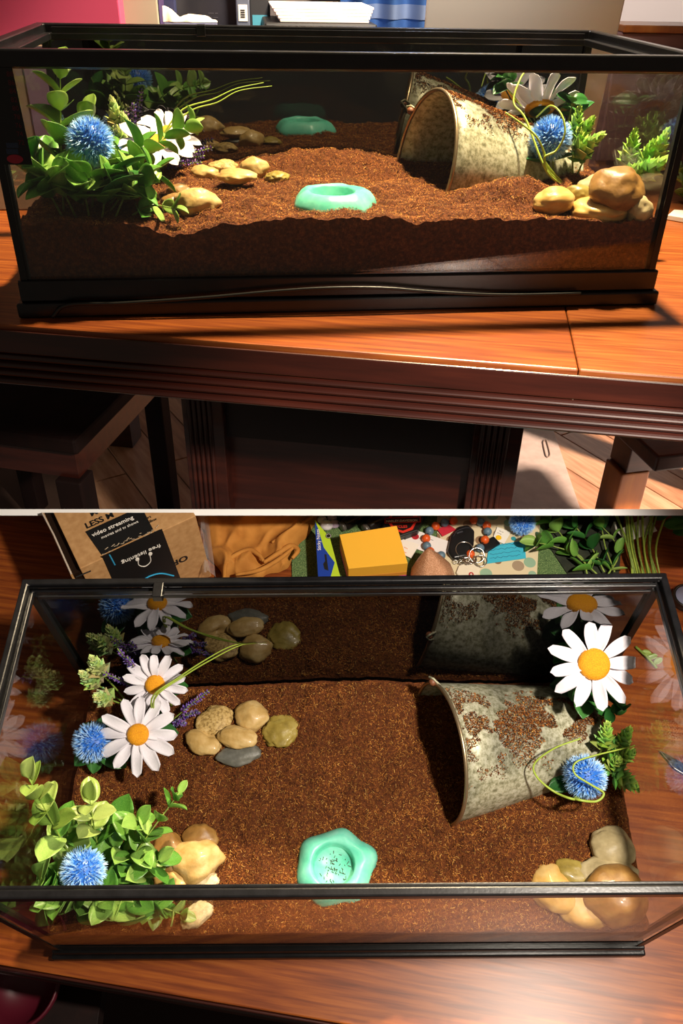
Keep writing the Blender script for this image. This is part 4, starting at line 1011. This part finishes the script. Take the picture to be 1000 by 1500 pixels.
# bead string, key and key rings
zb = .016; r = .0078
beads = [(638, 770, 'o'), (651, 765, 'b'), (664, 762, 'o'), (629, 777, 'b'), (624, 788, 'o'), (625, 799, 'b'), (630, 807, 'o'), (646, 813, 'b'), (694, 761, 'o'), (704, 764, 'b'), (713, 769, 'o'), (714, 778, 'b'), (710, 790, 'o'), (703, 802, 'b'), (689, 811, 'o')]
o0 = LO.z(668, 800, 0); o0.z = .0062
t = thing('bead_string', LO, o0, 'string of orange and slate blue beads around the black key', 'keyring')
bo, bb_ = base_mat('orange_bead', 'd9571a', .4), base_mat('blue_bead', '5d7788', .45)
for u, v, c in beads:
    p = LO.z(u, v, zb)-o0; p.z = r+.0004; part('bead', MB().sphere(p, r, 18, 12), bo if c == 'o' else bb_, t, smooth=True)
order = [8, 9, 10, 11, 12, 13, 14]; pts = [LO.z(beads[i][0], beads[i][1], zb)-o0 for i in order]
part('cord', MB().tube(pts, .001, 6), INK, t, smooth=True)
pts = [LO.z(beads[i][0], beads[i][1], zb)-o0 for i in (2, 1, 0, 3, 4, 5, 6, 7)]; part('cord', MB().tube(pts, .001, 6), INK, t, smooth=True)
# key
q = flat(LO, [(655, 806), (664, 818), (684, 814), (694, 796), (695, 776), (686, 768), (672, 770), (660, 784)], .018); o0 = q[0].copy(); o0.z = .0062
KEYB = base_mat('key_black', '151517', .3)
t = thing('car_key', LO, o0, 'black plastic car key fob on silver rings', 'key')
part('fob', MB().prism([Vector((p.x-o0.x, p.y-o0.y, 0)) for p in q], (0, 0, .012)), KEYB, t, smooth=True, bevel=.004, bseg=3)
kc = lambda u, v, z: Vector(((LO.z(u, v, .018)-o0).x, (LO.z(u, v, .018)-o0).y, z))
part('inset_line', MB().tube(spline([kc(664, 786, .0122), kc(669, 778, .0122), kc(684, 773, .0122), kc(692, 776, .0122)], 5), .0007, 6), base_mat('key_groove', '34343a', .3), t)
part('button', MB().box((-.006, -.0018, .0115), (.006, .0018, .0135), Matrix.Translation(kc(673, 780, 0)) @ Matrix.Rotation(.35, 4, 'Z')), base_mat('key_groove', '34343a', .3), t, bevel=.0008)
SILV = base_mat('bright_steel', 'c9c6c0', .18, 1)
for u, v, R_, tl in ((680, 806, .015, .2), (698, 814, .013, .5), (688, 820, .011, -.3), (704, 822, .010, .3)):
    pr = [(R_+.0011*math.cos(a), .0011*math.sin(a)) for a in [2*PI*k/6 for k in range(6)]]
    part('split_ring', MB().lathe(pr, 28, Matrix.Translation(kc(u, v, .013)) @ Matrix.Rotation(tl, 4, 'X'), closed=True), SILV, t, smooth=True)
rg = random.Random(6); mb = MB()
part('second_fob', MB().box((-.017, -.010, 0), (.017, .010, .006), Matrix.Translation(kc(718, 794, .0005)) @ Matrix.Rotation(.6, 4, 'Z')), KEYB, t, bevel=.003, smooth=True)
for k in range(12):
    pr = [(.0034+.0007*math.cos(a), .0007*math.sin(a)) for a in [2*PI*i/6 for i in range(6)]]
    u, v = 672+rg.uniform(-6, 14)+k*1.2, 816+rg.uniform(-3, 8)
    part('chain_link', MB().lathe(pr, 12, Matrix.Translation(kc(u, v, .004+rg.uniform(0, .004))) @ Matrix.Rotation(rg.uniform(-1, 1), 4, 'X'), closed=True), SILV, t, smooth=True)
q = flat(LO, [(668, 838), (672, 828), (682, 824), (696, 825), (704, 832), (700, 842), (690, 848), (674, 848)], .012); o0 = q[0].copy(); o0.z = .0062
t = thing('enamel_charm', LO, o0, 'cream enamel charm with a red mark on the key rings', 'charm')
part('plate', MB().prism([Vector((p.x-o0.x, p.y-o0.y, 0)) for p in q], (0, 0, .005)), base_mat('cream_enamel', 'e8dcc4', .3), t, bevel=.0012)
part('red_mark', MB().lathe([(.002, 0), (.0042, 0), (.0042, .0006), (.002, .0006)], 20, Matrix.Translation(Vector(((LO.z(690, 841, .012)-o0).x, (LO.z(690, 841, .012)-o0).y, .0052))), closed=True), RED, t)
# notes, tag
def scribble(t, o0, rows, z, mat):
    rg = random.Random(9); mb = MB()
    for (u0, v0, u1, v1) in rows:
        n = 16; pts = []
        for i in range(n+1):
            f = i/n; pts.append(LO.z(u0+(u1-u0)*f, v0+(v1-v0)*f+rg.uniform(-1.3, 1.3), z)-o0)
        mb.tube(pts, .00035, 4)
    part('handwriting', mb, mat, t, kind='stuff')
t, o0 = leaflet([(712, 826), (770, 818), (768, 792), (716, 800)], .0072, '3fb4cf', 'cyan note with blue handwriting on the spotted cloth', (), 'note', 'handwritten_note')
NAVY = base_mat('navy_ink', '174a72', .6)
scribble(t, o0, [(717, 818-6*k, 762, 813-6*k) for k in range(4)], .0086, NAVY)
leaflet([(721, 790), (738, 797), (748, 780), (728, 772)], .009, 'efe9dd', 'small white tag with a yellow round mark by the beads', [('-- ---', (728, 781), .004, INK), ('--- --', (731, 778), .004, INK)], 'tag', 'paper_tag', [((730, 787.5), .0052, YELLOW)])
leaflet([(648, 786), (668, 776), (656, 768), (640, 776)], .0095, 'c0283a', 'small red card under the bead string', (), 'card', 'red_card')

# artificial greenery lying behind the tank
root = LO.z(872, 842, .01); t = thing('leafy_spray', LO, root, 'spray of pointed green leaves lying across the woven placemat', 'plant'); BOUND[0] = (root, (-2, LO.D+.012, .009), (2, 3, 1))
rg = random.Random(14)
for path, pairs, s in (([(875, 842), (840, 808), (815, 775), (790, 752)], 6, .040), ([(885, 838), (865, 800), (842, 770), (830, 745)], 6, .040), ([(900, 838), (886, 800), (880, 765), (874, 742)], 3, .034), ([(860, 842), (850, 815), (810, 800), (786, 795)], 4, .040), ([(890, 842), (905, 815), (898, 790), (880, 770)], 4, .030)):
    pts = [LO.z(u, v, .02+.006*i)-root for i, (u, v) in enumerate(path)]
    leafy_stem(t, pts, pairs, s, s*.8, rg.choice(['g', 'd']), rg, r=.0016, start=.12, spread=.75)
BOUND[0] = None
root = LO.z(948, 838, .01); t = thing('stem_bundle', LO, root, 'bundle of bare green plastic stems beside the leafy spray', 'plant')
for k in range(14):
    u0 = 926+k*3.1; path = [(u0, 846), (u0-8+rg.uniform(-4, 4), 800), (u0-26+k*2.6+rg.uniform(-8, 8), 742)]
    pts = [LO.z(u, v, .018+.010*i+rg.uniform(0, .01))-root for i, (u, v) in enumerate(path)]
    part('stem', MB().tube(spline(pts, 6), .0017, 6), rg.choice([STEM, VINE]), t, smooth=True)
for u, v in ((972, 770), (985, 780), (960, 762), (992, 765), (975, 755)):
    p = LO.z(u, v, .035)-root; put_leaf(t, 'd', p, (rg.uniform(-.3, 1), rg.uniform(-.6, .6), .2), .04, rg); 
p = LO.z(764, 768, .03); t = thing('blue_flower', LO, (p.x, p.y, .006), 'loose spiky blue flower lying beside the spotted cloth', 'flower')
spiky_ball(t, Vector((0, 0, .030)), .024, 77); part('stem', MB().tube([(0, 0, .02), (.02, .03, .008), (.03, .07, .004)], .0015, 6), STEM, t, smooth=True)
t, o0 = leaflet([(902, 778), (918, 794), (962, 778), (950, 756)], .03, 'e6e2d8', 'white folded price label among the plastic stems', [('|| ||| |', (915, 784), .006, INK)], 'label', 'price_label')
part('fold', MB().box((0, 0, -.026), (.003, .02, 0)), base_mat('sheet_e6e2d8', 'e6e2d8', .5), t)
# dark cloth under the greenery
q = flat(LO, [(836, 850), (905, 850), (915, 738), (800, 738), (796, 790)], .0038); o0 = q[0]
single('dark_cloth', LO, o0, MB().prism([p-o0 for p in q], (0, 0, .003)), noise_mat('dark_green_cloth', [(.3, '141a10'), (.7, '2c3020')], (60,)*3, .9, bump=.3), 'dark cloth under the leafy spray', 'cloth')

# scissors, tin and red bowl
tipx = LO.z(964, 1099, .004); dirn = (LO.z(1000, 1122, .004)-tipx); dirn.z = 0; dirn.normalize()
t = thing('scissors', LO, tipx, 'steel scissors lying on the red table beside the tank', 'scissors', None, basis(dirn))
mb = MB(); mb.prism([(0, 0, 0), (.006, .03, 0), (.0075, .085, 0), (-.002, .085, 0), (-.003, .03, 0)], (0, 0, .0022)); part('blade', mb, SILV, t, bevel=.0006)
mb = MB(); mb.prism([(.001, .001, .0024), (.013, .03, .0024), (.012, .085, .0024), (.003, .085, .0024)], (0, 0, .0018)); part('blade', mb, SILV, t, bevel=.0005)
part('pivot_screw', MB().lathe([(.003, .004), (.003, .006), (.001, .0064)], 16, Matrix.Translation((.004, .078, 0))), SILV, t, smooth=True)
for s in (-1, 1):
    pr = [(.013+.0035*math.cos(a), .0035*math.sin(a)) for a in [2*PI*k/8 for k in range(8)]]
    part('handle', MB().lathe(pr, 28, Matrix.Translation((.004+s*.018, .125, .004)) @ Matrix.Diagonal((1, 1.5, 1, 1)), closed=True), base_mat('handle_black', '19191b', .4), t, smooth=True)
    part('handle_shank', MB().tube([(.004+s*.003, .083, .003), (.004+s*.012, .108, .004)], .0035, 8), base_mat('handle_black', '19191b', .4), t, smooth=True)
p = LO.z(1006, 874, .012); t = thing('round_tin', LO, (p.x, p.y, 0), 'round silver tin with a pale lid beside the tank', 'tin')
part('body', MB().lathe([(.022, .0005), (.024, .001), (.024, .014), (.0225, .016), (.0205, .016), (.020, .013), (.0005, .013)], 40), base_mat('tin_dark', '4a4440', .3, .8), t, smooth=True)
part('lid', MB().lathe([(.019, .0135), (.019, .0145), (.0005, .0148)], 32), base_mat('tin_lid', 'b4b8d8', .3), t, smooth=True)
p = LO.x(955, 965, .405); q = LO.z(945, 962, .004); t = thing('loose_stem', LO, q, 'short loose green stem on the table by the side glass', 'plant')
part('stem', MB().tube(spline([(-.012, .018, .0), (0, 0, .003), (.014, -.02, 0)], 5), .0022, 7), STEM, t, smooth=True)
rg = random.Random(3)
for k in range(3): put_leaf(t, 'y', (.008*k-.006, -.01*k+.006, .003), (1, .4*k-.2, .2), .016, rg)
# floor and red bowl in front of and below this table
struct('floor', LO, MB().box((-1.4, -1.2, -.66), (1.4, .12, -.62)), base_mat('dark_floor', '2a1512', .7))
# chair in front of the table with a red bowl on its seat
zs = -.16
sx = LO.z(30, 1450, zs); SHADEWOOD = noise_mat('shade_black_wood', [(.3, '120706'), (.7, '1f0d0a')], (30, 30, 6), .7, spec=.2)  # chair wood made near-black, the shade under the table is in the colour
t = thing('dark_chair', LO, (sx.x-.08, sx.y-.09, -.62), 'dark wooden chair seat below the table edge under the red bowl', 'chair')
part('seat', MB().box((-.2, -.2, zs+.62-.03), (.2, .2, zs+.62)), SHADEWOOD, t, bevel=.001)
for a in (-1, 1):
    for b in (-1, 1): part('leg', MB().box((a*.17-.018, b*.17-.018, 0), (a*.17+.018, b*.17+.018, zs+.589)), SHADEWOOD, t, bevel=.003)
p = LO.z(35, 1446, zs+.035); R_ = .055
t = thing('red_bowl', LO, (p.x, p.y, zs), 'small dark red bowl on the chair below the table edge', 'bowl')
part('body', MB().lathe([(.022, .0), (.03, .003), (.046, .02), (R_, .045), (R_+.002, .062), (R_-.001, .062), (.043, .022), (.02, .006), (.0005, .006)], 40), base_mat('red_glaze', '4e0f1e', .4), t, smooth=True)
part('foot_ring', MB().lathe([(.02, 0.0005), (.024, .0005), (.024, .004), (.02, .004)], 32, closed=True), base_mat('red_glaze', '4e0f1e', .4), t, smooth=True)

# ------------------------------------------------------------------ things round the tank with the thermometer strip
# cord lying along the base
c = [UP.y(u, v, -.0095) for u, v in ((100, 447), (180, 444), (300, 436), (400, 427), (480, 422), (560, 422), (640, 428), (740, 432), (850, 430), (945, 426))]
c = [Vector((p.x, -.0095, max(.003, p.z))) for p in c]; c = [Vector((c[0].x-.02, -.011, .0032))]+c[:-1]
single('power_cord', UP, (0, 0, 0), MB().tube(spline(c, 8), .0021, 8), base_mat('cord_black', '22211f', .3), 'thin black cord running along the base of the thermometer tank', 'cord', smooth=True)
# silver case and greenery beside the tank, seen through its side
a = UP.z(878, 236, .03); 
p = UP.z(915, 230, .03); ang = -.25
t = thing('silver_case', UP, (p.x, p.y, 0), 'silver rounded case with printed lettering beside the thermometer tank', 'case', None, Matrix.Rotation(.35, 4, 'Z') @ Matrix.Translation((0, 0, .012)) @ Matrix.Rotation(.22, 4, 'X'))
part('lower_half', MB().box((-.036, -.055, .0005), (.036, .055, .016)), base_mat('case_dark', '3a3834', .4), t, bevel=.007, bseg=4, smooth=True)
part('upper_half', MB().box((-.036, -.055, .0165), (.036, .055, .036)), base_mat('case_silver', 'd8d2c0', .4, .2), t, bevel=.011, bseg=5, smooth=True)
M = Matrix.Translation((-.02, .008, .0362)); link('lettering', text_mesh('--- --', WHITEINK, .010, bold=.0002), t, M); link('lettering', text_mesh('-- --', WHITEINK, .010, bold=.0002), t, Matrix.Translation((-.016, -.006, .0362)))
hs = [((930, 190), (.47, .21, .07), (0, 0, 1)), ((958, 205), (.48, .2, .06), (.3, 0, 1)), ((978, 190), (.49, .21, .07), (.4, .2, 1)), ((955, 235), (.46, .16, .04), (.5, 0, .4)), ((985, 230), (.47, .16, .04), (.7, 0, .4))]
succulent_sprig(UP, UP.z(948, 262, .004), [(UP.near(u, v, P), d, .05, .020) for (u, v), P, d in hs], 'green succulent sprig lying on the table outside the thermometer tank', 61, '4a7a2c', 'a5cc52')
root = UP.z(1004, 292, .006); t = thing('leafy_cutting', UP, root, 'bright green leafy cutting at the corner of the thermometer tank', 'plant')
rg = random.Random(19)
leafy_stem(t, [(0, 0, 0), (.004, .02, .02), (.0, .05, .045)], 5, .024, .02, 'y', rg, start=.1); leafy_stem(t, [(0, 0, 0), (-.006, .0, .012), (-.012, .01, .03)], 3, .02, .016, 'y', rg, start=.2)
q = [UP.z(u, v, .0006) for u, v in ((976, 322), (1050, 335), (1050, 318), (985, 314))]; o0 = q[0]
single('white_booklet', UP, o0, MB().prism([p-o0 for p in q], (0, 0, .008)), base_mat('booklet', 'd8d2c4', .6), 'thin white booklet on the table by the thermometer tank', 'booklet', bevel=.001)
# things standing behind the tank
def panel_thing(name, xa, xb, y, zt, th, mat, label, cat, z0=.0005, bevel=.002):
    a = UP.y(xa, 25, y).x; b = UP.y(xb, 25, y).x
    t = thing(name, UP, ((a+b)/2, y, 0), label, cat)
    part('body', MB().box((a-(a+b)/2, 0, z0), (b-(a+b)/2, th, zt)), mat, t, bevel=bevel)
    return t, (b-a)/2
YB = .50
t, hw = panel_thing('brown_carton', -90, 172, YB-.02, .235, .14, noise_mat('carton_brown', [(.3, '7d6a58'), (.7, '93806c')], (14,)*3, .8), 'dull brown carton behind the thermometer tank under the pink box', 'box')
part('tape_strip', MB().box((-.02, -.0008, .02), (.02, 0, .235)), base_mat('lilac_tape', '7d6684', .5), t)
t, hw = panel_thing('pink_box', -60, 176, YB, .52, .08, base_mat('pink_card', 'd4507e', .5), 'large pink cardboard box standing behind the thermometer tank', 'box', .2355)
part('lid', MB().box((-hw-.002, -.002, .47), (hw+.002, .082, .522)), base_mat('pink_card', 'd4507e', .5), t, bevel=.002)
t, hw = panel_thing('grey_box', 178, 232, YB+.06, .48, .05, base_mat('grey_green_card', 'a8a596', .7), 'grey green carton next to the pink box', 'box')
part('lid_flap', MB().box((-hw, -.002, .40), (hw, .0, .48)), base_mat('grey_green_card', 'a8a596', .7), t)
t, hw = panel_thing('navy_box', 234, 258, YB+.07, .46, .05, base_mat('navy_card', '2f3560', .5), 'narrow navy box between the grey carton and charcoal box', 'box')
part('side_stripe', MB().box((-hw, -.0008, .2), (-hw+.008, 0, .46)), base_mat('violet_card', '5f4f8a', .5), t)
t, hw = panel_thing('charcoal_box', 258, 352, YB+.10, .46, .07, base_mat('charcoal_card', '3a3a42', .4), 'charcoal product box with faint lettering behind the tank', 'box')
M = Matrix.Rotation(PI/2, 4, 'X'); M.translation = (.0, -.0006, UP.y(320, 21, YB+.10).z); link('lettering', text_mesh('---- --', base_mat('faint_print', '8a8a92', .5), .007), t, M)
M = Matrix.Rotation(PI/2, 4, 'X'); M.translation = (.0, -.0006, UP.y(320, 27, YB+.10).z); link('lettering', text_mesh('--- ----', base_mat('faint_print', '8a8a92', .5), .006), t, M)
t, hw = panel_thing('slate_box', 346, 366, YB+.05, .46, .05, base_mat('slate_card', '5d6478', .4), 'slim slate box with a white barcode sticker', 'box')
z = UP.y(356, 19, YB+.05).z
part('barcode_sticker', MB().box((-.007, -.0006, z-.011), (.007, -.0001, z+.011)), WHITEINK, t)
for k in range(4): part('barcode_line', MB().box((-.004, -.001, z-.006+.003*k), (.003, -.0006, z-.0045+.003*k)), INK, t)
t, hw = panel_thing('black_box', 366, 396, YB+.14, .42, .06, base_mat('black_card', '232327', .5), 'black box between the slate box and white binder', 'box')
part('teal_stripe', MB().box((-hw+.004, -.0008, .25), (-hw+.03, 0, UP.y(380, 22, YB+.14).z)), base_mat('teal_card', '3c7f95', .5), t)
# crumpled white paper on a stand behind the rim
a = UP.y(238, 14, YB+.03); b = UP.y(318, 30, YB+.03); zb = UP.y(280, 50, YB+.03).z
t = thing('crumpled_tissue', UP, ((a.x+b.x)/2, YB+.035, 0), 'crumpled cream tissue on the carton behind the tank rim', 'paper'); hw = (b.x-a.x)/2
tz = UP.y(280, 33, YB+.03).z
part('carton', MB().box((-hw, -.012, .0005), (hw, .012, tz)), base_mat('tissue_carton', '4c4f70', .6), t, bevel=.002)
def tis(u, v):
    x = -hw+2*hw*u; top = [(0, .020), (.12, .018), (.3, .006), (.5, .010), (.8, .008), (1, .0)]
    for (p0, h0), (p1, h1) in zip(top, top[1:]):
        if p0 <= u <= p1: hh = h0+(h1-h0)*(u-p0)/(p1-p0)
    return Vector((x, -.010+.02*v+.003*nz(u*9, v*5), tz+.001+(hh+.002*nz(u*14, v*4, 3))*math.sin(PI*v)**.6))
mb = MB(); mb.grid(tis, 30, 10); part('tissue', mb, base_mat('cream_tissue', 'e8d8c6', .8), t, smooth=True)
# white binder / stack of papers
a = UP.y(398, 10, YB).x; b = UP.y(541, 10, YB).x; z0 = UP.y(470, 34, YB).z; z1 = UP.y(470, 9, YB).z
t = thing('paper_stack', UP, ((a+b)/2, YB, 0), 'stack of white paper on a black document tray', 'paper stack'); hw = (b-a)/2
part('tray', MB().box((-hw-.012, -.01, .0005), (hw+.012, .16, z0)), base_mat('tray_black', '141416', .4), t, bevel=.003)
for k in range(5):
    za = z0+.0006+(z1-z0-.001)*k/5; zc = z0+(z1-z0-.001)*(k+1)/5
    part('sheet_stack', MB().box((-hw+.006*(4-k)*.5, .002*k, za), (hw+.002*k, .15, zc)), base_mat('paper_white', 'e9dcd6', .7), t, bevel=.0008)
# laptop lid
a = UP.y(617, 20, .46).x; b = UP.y(898, 20, .46).x
t = thing('laptop', UP, ((a+b)/2, .46, 0), 'open silver laptop standing behind the thermometer tank', 'laptop'); hw = (b-a)/2
SIL = base_mat('laptop_silver', 'd2ccc0', .45, .1)
part('lid', MB().box((-hw, 0, .012), (hw, .007, .26), Matrix.Translation((0, 0, 0)) @ Matrix.Rotation(.12, 4, 'X') @ Matrix.Scale(1.55, 4, (0, 0, 1))), SIL, t, bevel=.003)
part('base', MB().box((-hw, .01, .0005), (hw, .21, .014)), SIL, t, bevel=.003)
part('screen', MB().box((-hw+.008, .0075, .02), (hw-.008, .0085, .25), Matrix.Rotation(.12, 4, 'X') @ Matrix.Scale(1.55, 4, (0, 0, 1))), base_mat('screen_black', '0c0d12', .2), t)
# curtain
a = UP.y(540, 20, 2.7).x; b = UP.y(622, 20, 2.7).x
def cur(u, v): return Vector((a-.1+(b-a+.2)*u, .035*math.sin(u*22), -.6+2.0*v))
t = thing('blue_curtain', UP, (0, 2.8, 0), 'blue curtain hanging on the far wall', 'curtain')
mb = MB(); mb.grid(cur, 60, 2); part('fabric', mb, base_mat('curtain_blue', '4f7fc4', .8), t, smooth=True)
zc = UP.y(580, 15, 2.8).z
mb = MB(); mb.grid(lambda u, v: Vector((a-.1+(b-a+.2)*u, .035*math.sin(u*22)-.004, zc-.03+.05*v)), 60, 1); part('pale_band', mb, base_mat('curtain_pale', '9db4d8', .8), t, smooth=True)
part('curtain_rod', MB().tube([(a-.2, .02, 1.42), (b+.2, .02, 1.42)], .014, 10), SILV, t, smooth=True)
# chairs
def make_chair(p, rz, label, mat, back=True, zback=.26, hwid=.2):
    t = thing('dining_chair', UP, (p[0], p[1], FZ), label, 'chair', None, Matrix.Rotation(rz, 4, 'Z'))
    s = .44
    part('seat', MB().box((-hwid, -.2, s-.03), (hwid, .2, s)), mat, t, bevel=.006)
    part('seat_rail', MB().box((-hwid+.015, -.185, s-.085), (hwid-.015, .185, s-.0305)), DARKWOOD, t)
    for a in (-1, 1):
        part('leg', MB().box((a*(hwid-.03)-.024, -.199, 0), (a*(hwid-.03)+.024, -.151, s-.0855)), mat, t, bevel=.003)
        part('leg', MB().box((a*(hwid-.03)-.02, .155, 0), (a*(hwid-.03)+.02, .195, s-.0855)), mat, t, bevel=.003)
        if back: part('back_post', MB().box((a*(hwid-.03)-.02, .16, s+.0005), (a*(hwid-.03)+.02, .2, -FZ+zback-.07)), mat, t, bevel=.003)
    if back:
        part('top_rail', MB().box((-hwid-.01, .158, -FZ+zback-.07), (hwid+.01, .202, -FZ+zback)), mat, t, bevel=.006)
        for k in range(4): part('back_slat', MB().box((-.13+.08*k, .172, s+.0005), (-.10+.08*k, .188, -FZ+zback-.0705)), mat, t)
    return t
bx = UP.y(916, 690, .27)
t = thing('wooden_bench', UP, (bx.x, .27, FZ), 'orange brown trestle bench under the table beside the floor mat', 'bench', None, Matrix.Rotation(.12, 4, 'Z'))
part('seat', MB().box((-.04, -.13, .41), (.5, .13, .44)), DARKWOOD, t, bevel=.004)
part('seat_rail', MB().box((-.02, -.03, .345), (.47, .03, .4095)), DARKWOOD, t, bevel=.002)
for x_ in (0, .44):
    part('leg', MB().box((x_-.028, -.032, .03), (x_+.028, .028, .3445)), CHAIRWOOD, t, bevel=.003)
    part('foot', MB().box((x_-.03, -.14, .0005), (x_+.03, .14, .0295)), CHAIRWOOD, t, bevel=.004)
# reddish cabinet standing on the table behind the tank
ya = .70; xa = UP.y(893, 60, ya).x; xb = xa+.42; zt = UP.y(960, 37, ya).z
t = thing('small_cabinet', UP, ((xa+xb)/2, ya, 0), 'reddish brown wooden cabinet with a pale top behind the tank corner', 'cabinet'); hw = (xb-xa)/2
part('body', MB().box((-hw, 0, .0005), (hw, .10, zt-.012)), noise_mat('dull_mahogany', [(.3, '5c3f3c'), (.7, '75544d')], (12, 12, 40), .6), t, bevel=.003)
part('top', MB().box((-hw+.02, -.006, zt-.0118), (hw+.01, .105, zt)), CHAIRWOOD, t, bevel=.002)
for k in (-1, 1):
    dr = part('door', MB().box((k*hw*.5-hw*.44, -.008, .03), (k*hw*.5+hw*.44, -.0005, zt-.04)), noise_mat('dull_mahogany', [], (1,)*3), t, bevel=.003)
    part('knob', MB().sphere((-k*hw*.12+k*hw*.25, -.014, .13), .006), base_mat('rim_metal', 'b09a7a', .35, .8), dr, smooth=True)
a = UP.z(155, 600, FZ+.44); b = UP.z(95, 660, FZ+.44); ang = math.atan2((a-b).y, (a-b).x)-PI/2
c = (a+b)/2+Matrix.Rotation(ang, 3, 'Z') @ Vector((-.2, .16, 0))
make_chair((c.x, c.y), ang, 'wooden chair with shade put into its colour under the table', SHADEWOOD, False)
# pale mat on the floor
q = [UP.z(u, v, FZ+.0005) for u, v in ((690, 770), (857, 770), (803, 612), (690, 612))]; o0 = q[0]
t = thing('floor_mat', UP, o0, 'pale grey plastic mat on the wooden floor under the table', 'mat')
part('sheet', MB().prism([p-o0 for p in q], (0, 0, .004)), noise_mat('mat_grey', [(.3, 'b9a79c'), (.7, 'cbbbb0')], (30,)*3, .5), t)
lp = [UP.z(u, v, FZ+.0052)-o0 for u, v in ((795, 648), (797, 645), (800, 646), (804, 660), (805, 667), (802, 670), (799, 667), (796, 654), (795, 648))]
part('embossed_mark', MB().tube(spline(lp, 4), .0022, 6), base_mat('mat_mark', '8f7d72', .5), t, smooth=True)

# ------------------------------------------------------------------ leaves and petals that reach a pane press flat against it
bpy.context.view_layer.update()
for o in list(bpy.data.objects):
    if o.type != 'MESH' or not o.parent: continue
    r = o.parent; F = SETOF.get(r.name)
    if F is None or r.name.split('.')[0] not in ('leafy_plant', 'daisy', 'grass_sprig', 'vine_tendril', 'curly_leaf_sprig', 'succulent_sprig', 'lavender_sprig', 'blue_flower'): continue
    root_local = F.M.inverted() @ r.matrix_world.translation
    if abs(root_local.x) > F.W/2 or not 0 < root_local.y < F.D: continue
    I = F.M.inverted() @ o.matrix_world; J = I.inverted(); xm = F.W/2-.0088; y0, y1 = .0088, F.D-.0088
    n = len(o.data.vertices); V = np.empty(n*3, dtype=np.float32); o.data.vertices.foreach_get('co', V); A = np.array(I); B = np.array(J)
    P = V.reshape(-1, 3) @ A[:3, :3].T+A[:3, 3]; Q = P.copy(); Q[:, 0] = np.clip(Q[:, 0], -xm, xm); Q[:, 1] = np.clip(Q[:, 1], y0, y1)
    if np.abs(P-Q).max() < 1e-6: continue
    if o.data.users > 1: o.data = o.data.copy()
    o.data.vertices.foreach_set('co', (Q @ B[:3, :3].T+B[:3, 3]).astype(np.float32).ravel()); o.data.update()

# ------------------------------------------------------------------ nothing of either table passes the white board
INVC = CAM_M.inverted()
bpy.context.view_layer.update()
for o in list(bpy.data.objects):
    if o.type != 'MESH': continue
    r = o
    while r.parent: r = r.parent
    F = SETOF.get(r.name)
    if F is None: continue
    K = INVC @ o.matrix_world; ys = [(K @ Vector(c)).y for c in o.bound_box]
    sg = 1 if F is UP else -1; lo, hi = (min(ys), max(ys)) if sg > 0 else (-max(ys), -min(ys))
    if lo >= .001: continue
    if hi <= 0.0015: bpy.data.objects.remove(o); continue
    if o.data.users > 1: o.data = o.data.copy()
    bm = bmesh.new(); bm.from_mesh(o.data); L = o.matrix_world.inverted() @ CAM_M
    co_ = L @ Vector((0, sg*.001, 0)); no = (o.matrix_world.transposed() @ INVC.transposed()).to_3x3() @ Vector((0, sg, 0))
    g = bmesh.ops.bisect_plane(bm, geom=bm.verts[:]+bm.edges[:]+bm.faces[:], plane_co=co_, plane_no=no.normalized(), clear_inner=True)
    if not bm.verts: bm.free(); bpy.data.objects.remove(o); continue
    bm.to_mesh(o.data); bm.free()
